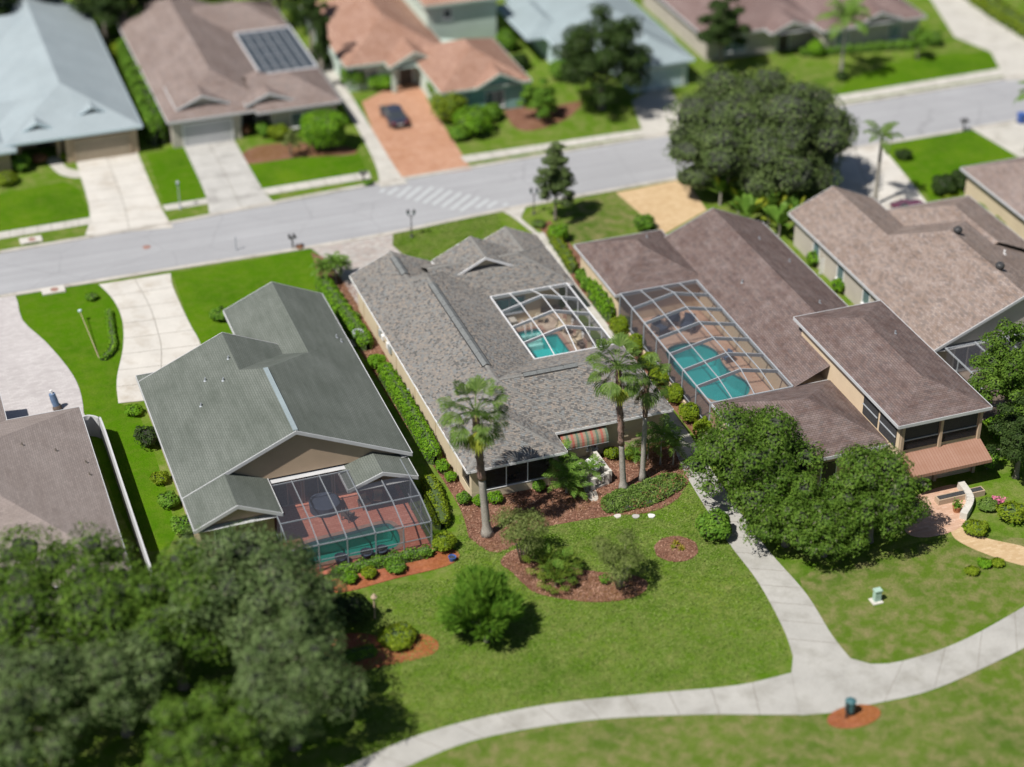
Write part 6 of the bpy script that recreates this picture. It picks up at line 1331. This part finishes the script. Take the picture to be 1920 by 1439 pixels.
shrub('shrub', 'yellow flowering plant beyond the entry roof', (3.9,17.6), 0.3, 0.9, 260, 0.12, 'leaf_yellow', seed=383, core=None); shrub('shrub', 'orange-tipped plant by the front side walk', (7.6,18.6), 0.4, 0.8, 350, 0.13, 'leaf_yellow', seed=384, core='core_lit'); shrub('shrub', 'low flowering plants at the magnolia foot', G(1010,425)[:2], 0.7, 0.6, 700, 0.13, 'leaf_ground', seed=385)

# ---------------------------------------------------------------- street furniture and small things
def lamp_post(label, px, py, h, heads=2, mat='black_metal', group='lamp posts along the road'):
    b = G(px, py); t = thing('lamp_post', label, 'lamp post', (b.x,b.y,0), group)
    MB().lathe((b.x,b.y,0), [(0.16,0),(0.15,0.12),(0.08,0.2),(0.055,0.4),(0.045,h*0.9),(0.04,h)], 10).build('post', MT[mat], t)
    for s in ((-1,1) if heads == 2 else (0,)):
        c = Vector((b.x,b.y,h))+RT*s*0.26
        if s: MB().tube([(b.x,b.y,h-0.15), tuple((Vector((b.x,b.y,h-.15))+c)/2-Vector((0,0,0.12))), tuple(c)], [0.03]*3, 6).build('arm', MT[mat], t)
        l = MB().lathe(tuple(c), [(0.06,0),(0.10,0.06),(0.15,0.32),(0.17,0.34),(0.05,0.46),(0.02,0.54)], 8).build('lantern', MT[mat], t)
        MB().lathe((c.x,c.y,c.z+0.08), [(0.112,0),(0.152,0.2)], 8).build('glass', MT['glass_blue'], l)
lamp_post('black twin lantern lamp post on the small front lawn', 772, 445, 2.2); lamp_post('black twin lantern lamp post left of the magnolia', 1001, 402, 2.1); lamp_post('pale lamp post on the lawn between the two left driveways', 338, 392, 2.3, 1, 'alu_grey')
def mailbox(label, px, py):
    b = G(px, py); t = thing('mailbox', label, 'mailbox', (b.x,b.y,0), 'mailboxes along the road'); MB().box(b.x-.06,b.x+.06,b.y-.06,b.y+.06,-.02,1.05).build('post', MT['black_metal'], t)
    for s in (-0.2,0.2):
        m = MB(); prof = [(-.11,0),(.11,0),(.11,.16),(.07,.24),(-.07,.24),(-.11,.16)]
        y0, y1 = b.y-.3, b.y+.25; A = [(b.x+s+u, y0, 1.06+v) for u, v in prof]; B = [(b.x+s+u, y1, 1.06+v) for u, v in prof]; m.face(A); m.face(B[::-1])
        for i in range(6): j = (i+1) % 6; m.face([A[j],A[i],B[i],B[j]])
        m.build('box', MT['black_metal'], t)
    MB().box(b.x-.32,b.x+.32,b.y-.05,b.y+.05,1.0,1.055).build('crossbar', MT['black_metal'], t)
mailbox('black twin mailbox on post at the front lawn corner by the paver driveway', 549, 466); mailbox('dark twin mailbox on post across the road by the grey side walk', 682, 345); mailbox('dark twin mailbox on post at the right lawn tip', 1806, 247)
shrub('shrub', 'small shrub round the mailbox across the road', G(690,347)[:2], 0.5, 0.5, 350, 0.18, 'leaf_bush', seed=390); shrub('shrub', 'low reddish plant at the front lawn mailbox', G(562,466)[:2], 0.35, 0.3, 200, 0.15, 'leaf_brown', seed=391, core=None)
for k, (px, py, s) in enumerate(((100,546,-1),(58,452,1))):
    b = G(px, py); t = thing('storm_drain', ['pale concrete storm drain on the near road edge','tan concrete storm drain on the far road edge'][k], 'drain', (b.x,b.y,0), 'storm drains'); MB().box(b.x-.95,b.x+.95,b.y-.55,b.y+.55,-.02,0.13).build('apron', MT['concrete2'], t, False, 0.02); MB().lathe((b.x+.1,b.y,0.13), [(0.33,0),(0.33,0.02),(0.1,0.025)], 16).build('cover', MT['rust_metal'], t); MB().box(b.x-.6,b.x+.6,b.y-s*.56-.02,b.y-s*.56+.02,0.02,0.1).build('slot_shade_strip', MT['dark'], t)  # the slot is a dark strip with its inner shade painted on
def car(label, x, y, rz, paint, L=4.6, Wd=1.82, group=None):
    t = thing('parked_car', label, 'car', (x,y,0.03)); t.rotation_euler.z = rz
    def loft(name, secs, mat, parent=t, smooth=True):
        m = MB(); n = len(secs[0])
        for a, b in zip(secs, secs[1:]):
            for i in range(n-1): m.face([a[i], a[i+1], b[i+1], b[i]])
        m.face(secs[0][::-1]); m.face(secs[-1]); m.v = [(v[0]+x, v[1]+y, v[2]+0.03) for v in m.v]; o = m.build(name, mat, t)
        mm = o.modifiers.new('weld','WELD'); mm.merge_threshold = 0.004; b = o.modifiers.new('bevel','BEVEL'); b.width = 0.05; b.segments = 2; return o
    h = L/2; ys = [(-h,0.35,0.72,0.80),(-h+0.15,0.25,0.90,0.92),(-h+0.8,0.2,0.96,1.0),(-0.9,0.2,0.98,1.0),(0.8,0.2,0.95,1.0),(h-0.6,0.22,0.82,0.95),(h-0.1,0.28,0.68,0.86),(h,0.38,0.6,0.74)]
    loft('body', [[(-Wd/2*k*0.9,yy,z0),(-Wd/2*k,yy,z0+0.18),(-Wd/2*k,yy,z1-0.16),(-Wd/2*k*0.9,yy,z1),(Wd/2*k*0.9,yy,z1),(Wd/2*k,yy,z1-0.16),(Wd/2*k,yy,z0+0.18),(Wd/2*k*0.9,yy,z0)] for yy, z0, z1, k in ys], paint)
    loft('cabin', [[(-w,yy,0.9),(-w*0.82,yy2,z),(w*0.82,yy2,z),(w,yy,0.9)] for yy, yy2, w, z in ((-1.75,-1.2,0.80,1.36),(-1.1,-1.0,0.84,1.43),(0.3,0.2,0.84,1.44),(1.15,0.55,0.80,1.38))], MT['glass'])
    loft('roof', [[(-w,yy,1.40),(-w*0.96,yy,z),(w*0.96,yy,z),(w,yy,1.40)] for yy, w, z in ((-1.15,0.66,1.43),(-0.6,0.70,1.475),(0.1,0.70,1.475),(0.5,0.64,1.43))], paint)
    for sx in (-1,1):
        for yy in (-h+0.9, h-0.95):
            m = MB(); c = Vector((x+sx*(Wd/2-0.10), y+yy, 0.35)); m.tube([c-Vector((0.11,0,0)), c+Vector((0.11,0,0))], [0.32,0.32], 18); w = m.build('wheel', MT['tyre'], t)
            MB().tube([c+Vector((sx*0.112,0,0)), c+Vector((sx*0.125,0,0))], [0.2,0.18], 14).build('rim', MT['chrome'], w)
        MB().box(x+sx*0.66-.17,x+sx*0.66+.17,y-h-0.015,y-h+.06,0.66,0.82).build('tail_light', MT['red_lamp'], t); MB().box(x+sx*0.6-.18,x+sx*0.6+.18,y+h-.1,y+h-.02,0.62,0.72).build('headlight', MT['glass_blue'], t); MB().box(x+sx*(Wd/2+.06)-.09,x+sx*(Wd/2+.06)+.09,y+.75,y+.9,0.92,1.06).build('mirror', paint, t)
    MB().box(x-.26,x+.26,y-h-.03,y-h+.02,0.5,0.62).build('licence_plate', MT['statue'], t)
    return t
car('dark navy car parked on the orange paver driveway', 5.55, 49.6, 0.0, MT['carpaint'])
q = G(1712,408); car('plum red car half hidden behind the taupe roof', q.x, q.y, 0.25, MT['carpaint2'])
b = G(1591,1343); t = thing('litter_bin', 'teal litter bin on a post in the orange mulch', 'bin', (b.x,b.y,0))
MB().lathe((b.x+.1,b.y+.1,0.25), [(0.26,0),(0.30,0.1),(0.32,0.75),(0.30,0.8)], 14).build('body', MT['bin_teal'], t); MB().lathe((b.x+.1,b.y+.1,1.05), [(0.34,0),(0.34,0.06),(0.2,0.18),(0.05,0.2)], 14).build('lid', MT['bin_teal'], t); MB().box(b.x-.32,b.x-.24,b.y-.2,b.y-.12,-.02,1.25).build('post', MT['black_metal'], t); MB().box(b.x-.02,b.x+.22,b.y-.02,b.y+.22,-.02,0.26).build('foot', MT['black_metal'], t); MB().box(b.x-.30,b.x-.15,b.y-.2,b.y+.05,0.6,0.66).build('bracket', MT['black_metal'], t)
b = G(1643,1128); t = thing('utility_pedestal', 'small pale green utility pedestal on the right lawn', 'utility box', (b.x,b.y,0)); MB().box(b.x-.4,b.x+.35,b.y-.35,b.y+.35,-.01,0.08).build('pad', MT['stone_white'], t); MB().box(b.x-.2,b.x+.25,b.y-.15,b.y+.2,0.085,0.85).build('cabinet', MT['utility'], t, False, 0.03); MB().box(b.x-.24,b.x+.29,b.y-.19,b.y+.24,0.855,0.95).build('cap', MT['utility'], t, False, 0.02)
b = G(1914,232); t = thing('wheelie_bin', 'blue bin at the right edge beside the road', 'bin', (b.x,b.y,0)); m = MB(); A = [(b.x+u*.26,b.y+v*.28,0.12) for u, v in ((-1,-1),(1,-1),(1,1),(-1,1))]; B = [(b.x+u*.33,b.y+v*.36,1.0) for u, v in ((-1,-1),(1,-1),(1,1),(-1,1))]; m.face(A[::-1]); m.face(B)
for i in range(4): m.face([A[i],A[(i+1)%4],B[(i+1)%4],B[i]])
m.build('body', MT['blue_plastic'], t, False, 0.03); MB().box(b.x-.36,b.x+.36,b.y-.4,b.y+.4,1.005,1.07).build('lid', MT['blue_plastic'], t, False, 0.02)
for s in (-1,1): MB().tube([(b.x+s*.24,b.y+.33,0.12),(b.x+s*.32,b.y+.33,0.12)], [0.12,0.12], 12).build('wheel', MT['tyre'], t)
b = G(108,768); t = thing('golf_bag', 'blue upright bag with dark base standing on the pale driveway', 'bag', (b.x,b.y,0.03)); MB().tube([(b.x-.05,b.y,0.35),(b.x-.16,b.y+.05,0.9),(b.x-.25,b.y+.08,1.4)], [0.26,0.27,0.24], 12).build('bag', MT['blue_cloth'], t); MB().lathe((b.x,b.y,0.03), [(0.34,0),(0.36,0.15),(0.28,0.38)], 14).build('base', MT['sofa'], t); MB().tube([(b.x-.2,b.y+.06,1.35),(b.x-.3,b.y+.1,1.7)], [0.08,0.1], 8).build('cover', MT['white'], t)
b = G(443,470); t = thing('sign_post', 'thin grey post standing at the near road edge', 'post', (b.x,b.y,0)); MB().tube([(b.x,b.y,-.03),(b.x,b.y,1.3)], [0.05,0.05], 8).build('post', MT['alu_grey'], t); MB().lathe((b.x,b.y,1.3), [(0.055,0),(0.06,0.03),(0.02,0.06)], 8).build('cap', MT['alu_grey'], t)
b = G(186,672); e = G(150,585,0.9); t = thing('leaning_pole', 'thin tan pole with pale cap leaning over the lawn', 'pole', (b.x,b.y,0)); MB().tube([(b.x,b.y,-.03), tuple(Vector((b.x,b.y,0)).lerp(e,.5)), tuple(e)], [0.035,0.03,0.03], 8).build('pole', MT['tan'], t); MB().lathe(tuple(e), [(0.08,0),(0.16,0.06),(0.16,0.16),(0.05,0.22)], 10).build('cap', MT['iceblue'], t)
b = G(703,1160); t = thing('bird_feeder', 'slender pink-tan post beside the lower left oak', 'post', (b.x,b.y,0)); MB().tube([(b.x,b.y,-.03),(b.x,b.y,1.7)], [0.07,0.06], 8).build('post', MT['tan'], t); MB().lathe((b.x,b.y,1.7), [(0.2,0),(0.22,0.05),(0.05,0.3)], 10).build('roof', MT['tan'], t)
b = G(848,1052); t = thing('blue_pot', 'small blue pot at the end of the red mulch bed', 'pot', (b.x,b.y,0.03)); MB().lathe((b.x,b.y,0.0), [(0.18,0),(0.26,0.3),(0.28,0.36),(0.22,0.36),(0.2,0.3)], 14).build('pot', MT['blue_plastic'], t); MB().lathe((b.x,b.y,0.3), [(0.2,0),(0.1,0.03)], 10).build('soil', MT['dark'], t)
b = G(1793,960); t = thing('flower_pot', 'terracotta pot on the patio by the curved bench', 'pot', (b.x,b.y,0.04)); MB().lathe((b.x,b.y,0.04), [(0.22,0),(0.32,0.4),(0.34,0.46),(0.27,0.46),(0.25,0.4)], 14).build('pot', MT['orange_pot'], t); P = np.array([(b.x+R.gauss(0,.16), b.y+R.gauss(0,.16), R.uniform(.45,.9)) for _ in range(140)]); np_mesh('foliage', leaf_quads(P, unit(NR.normal(size=(140,3))+np.array([0,0,.6])), 0.16), 4, MT['leaf_bush'], t, kind='stuff')
b = G(1555,512); t = thing('garden_gate', 'white gate between the two right-hand houses', 'gate', (b.x,b.y,0)); MB().box(b.x-1.0,b.x+1.0,b.y-.03,b.y+.03,0.12,0.22).build('rail', MT['white'], t); MB().box(b.x-1.0,b.x+1.0,b.y-.03,b.y+.03,1.3,1.4).build('rail', MT['white'], t)
for i in range(8): MB().box(b.x-.98+i*.25,b.x-.80+i*.25,b.y-.055,b.y-.032,0.05,1.55).build('picket', MT['white'], t)
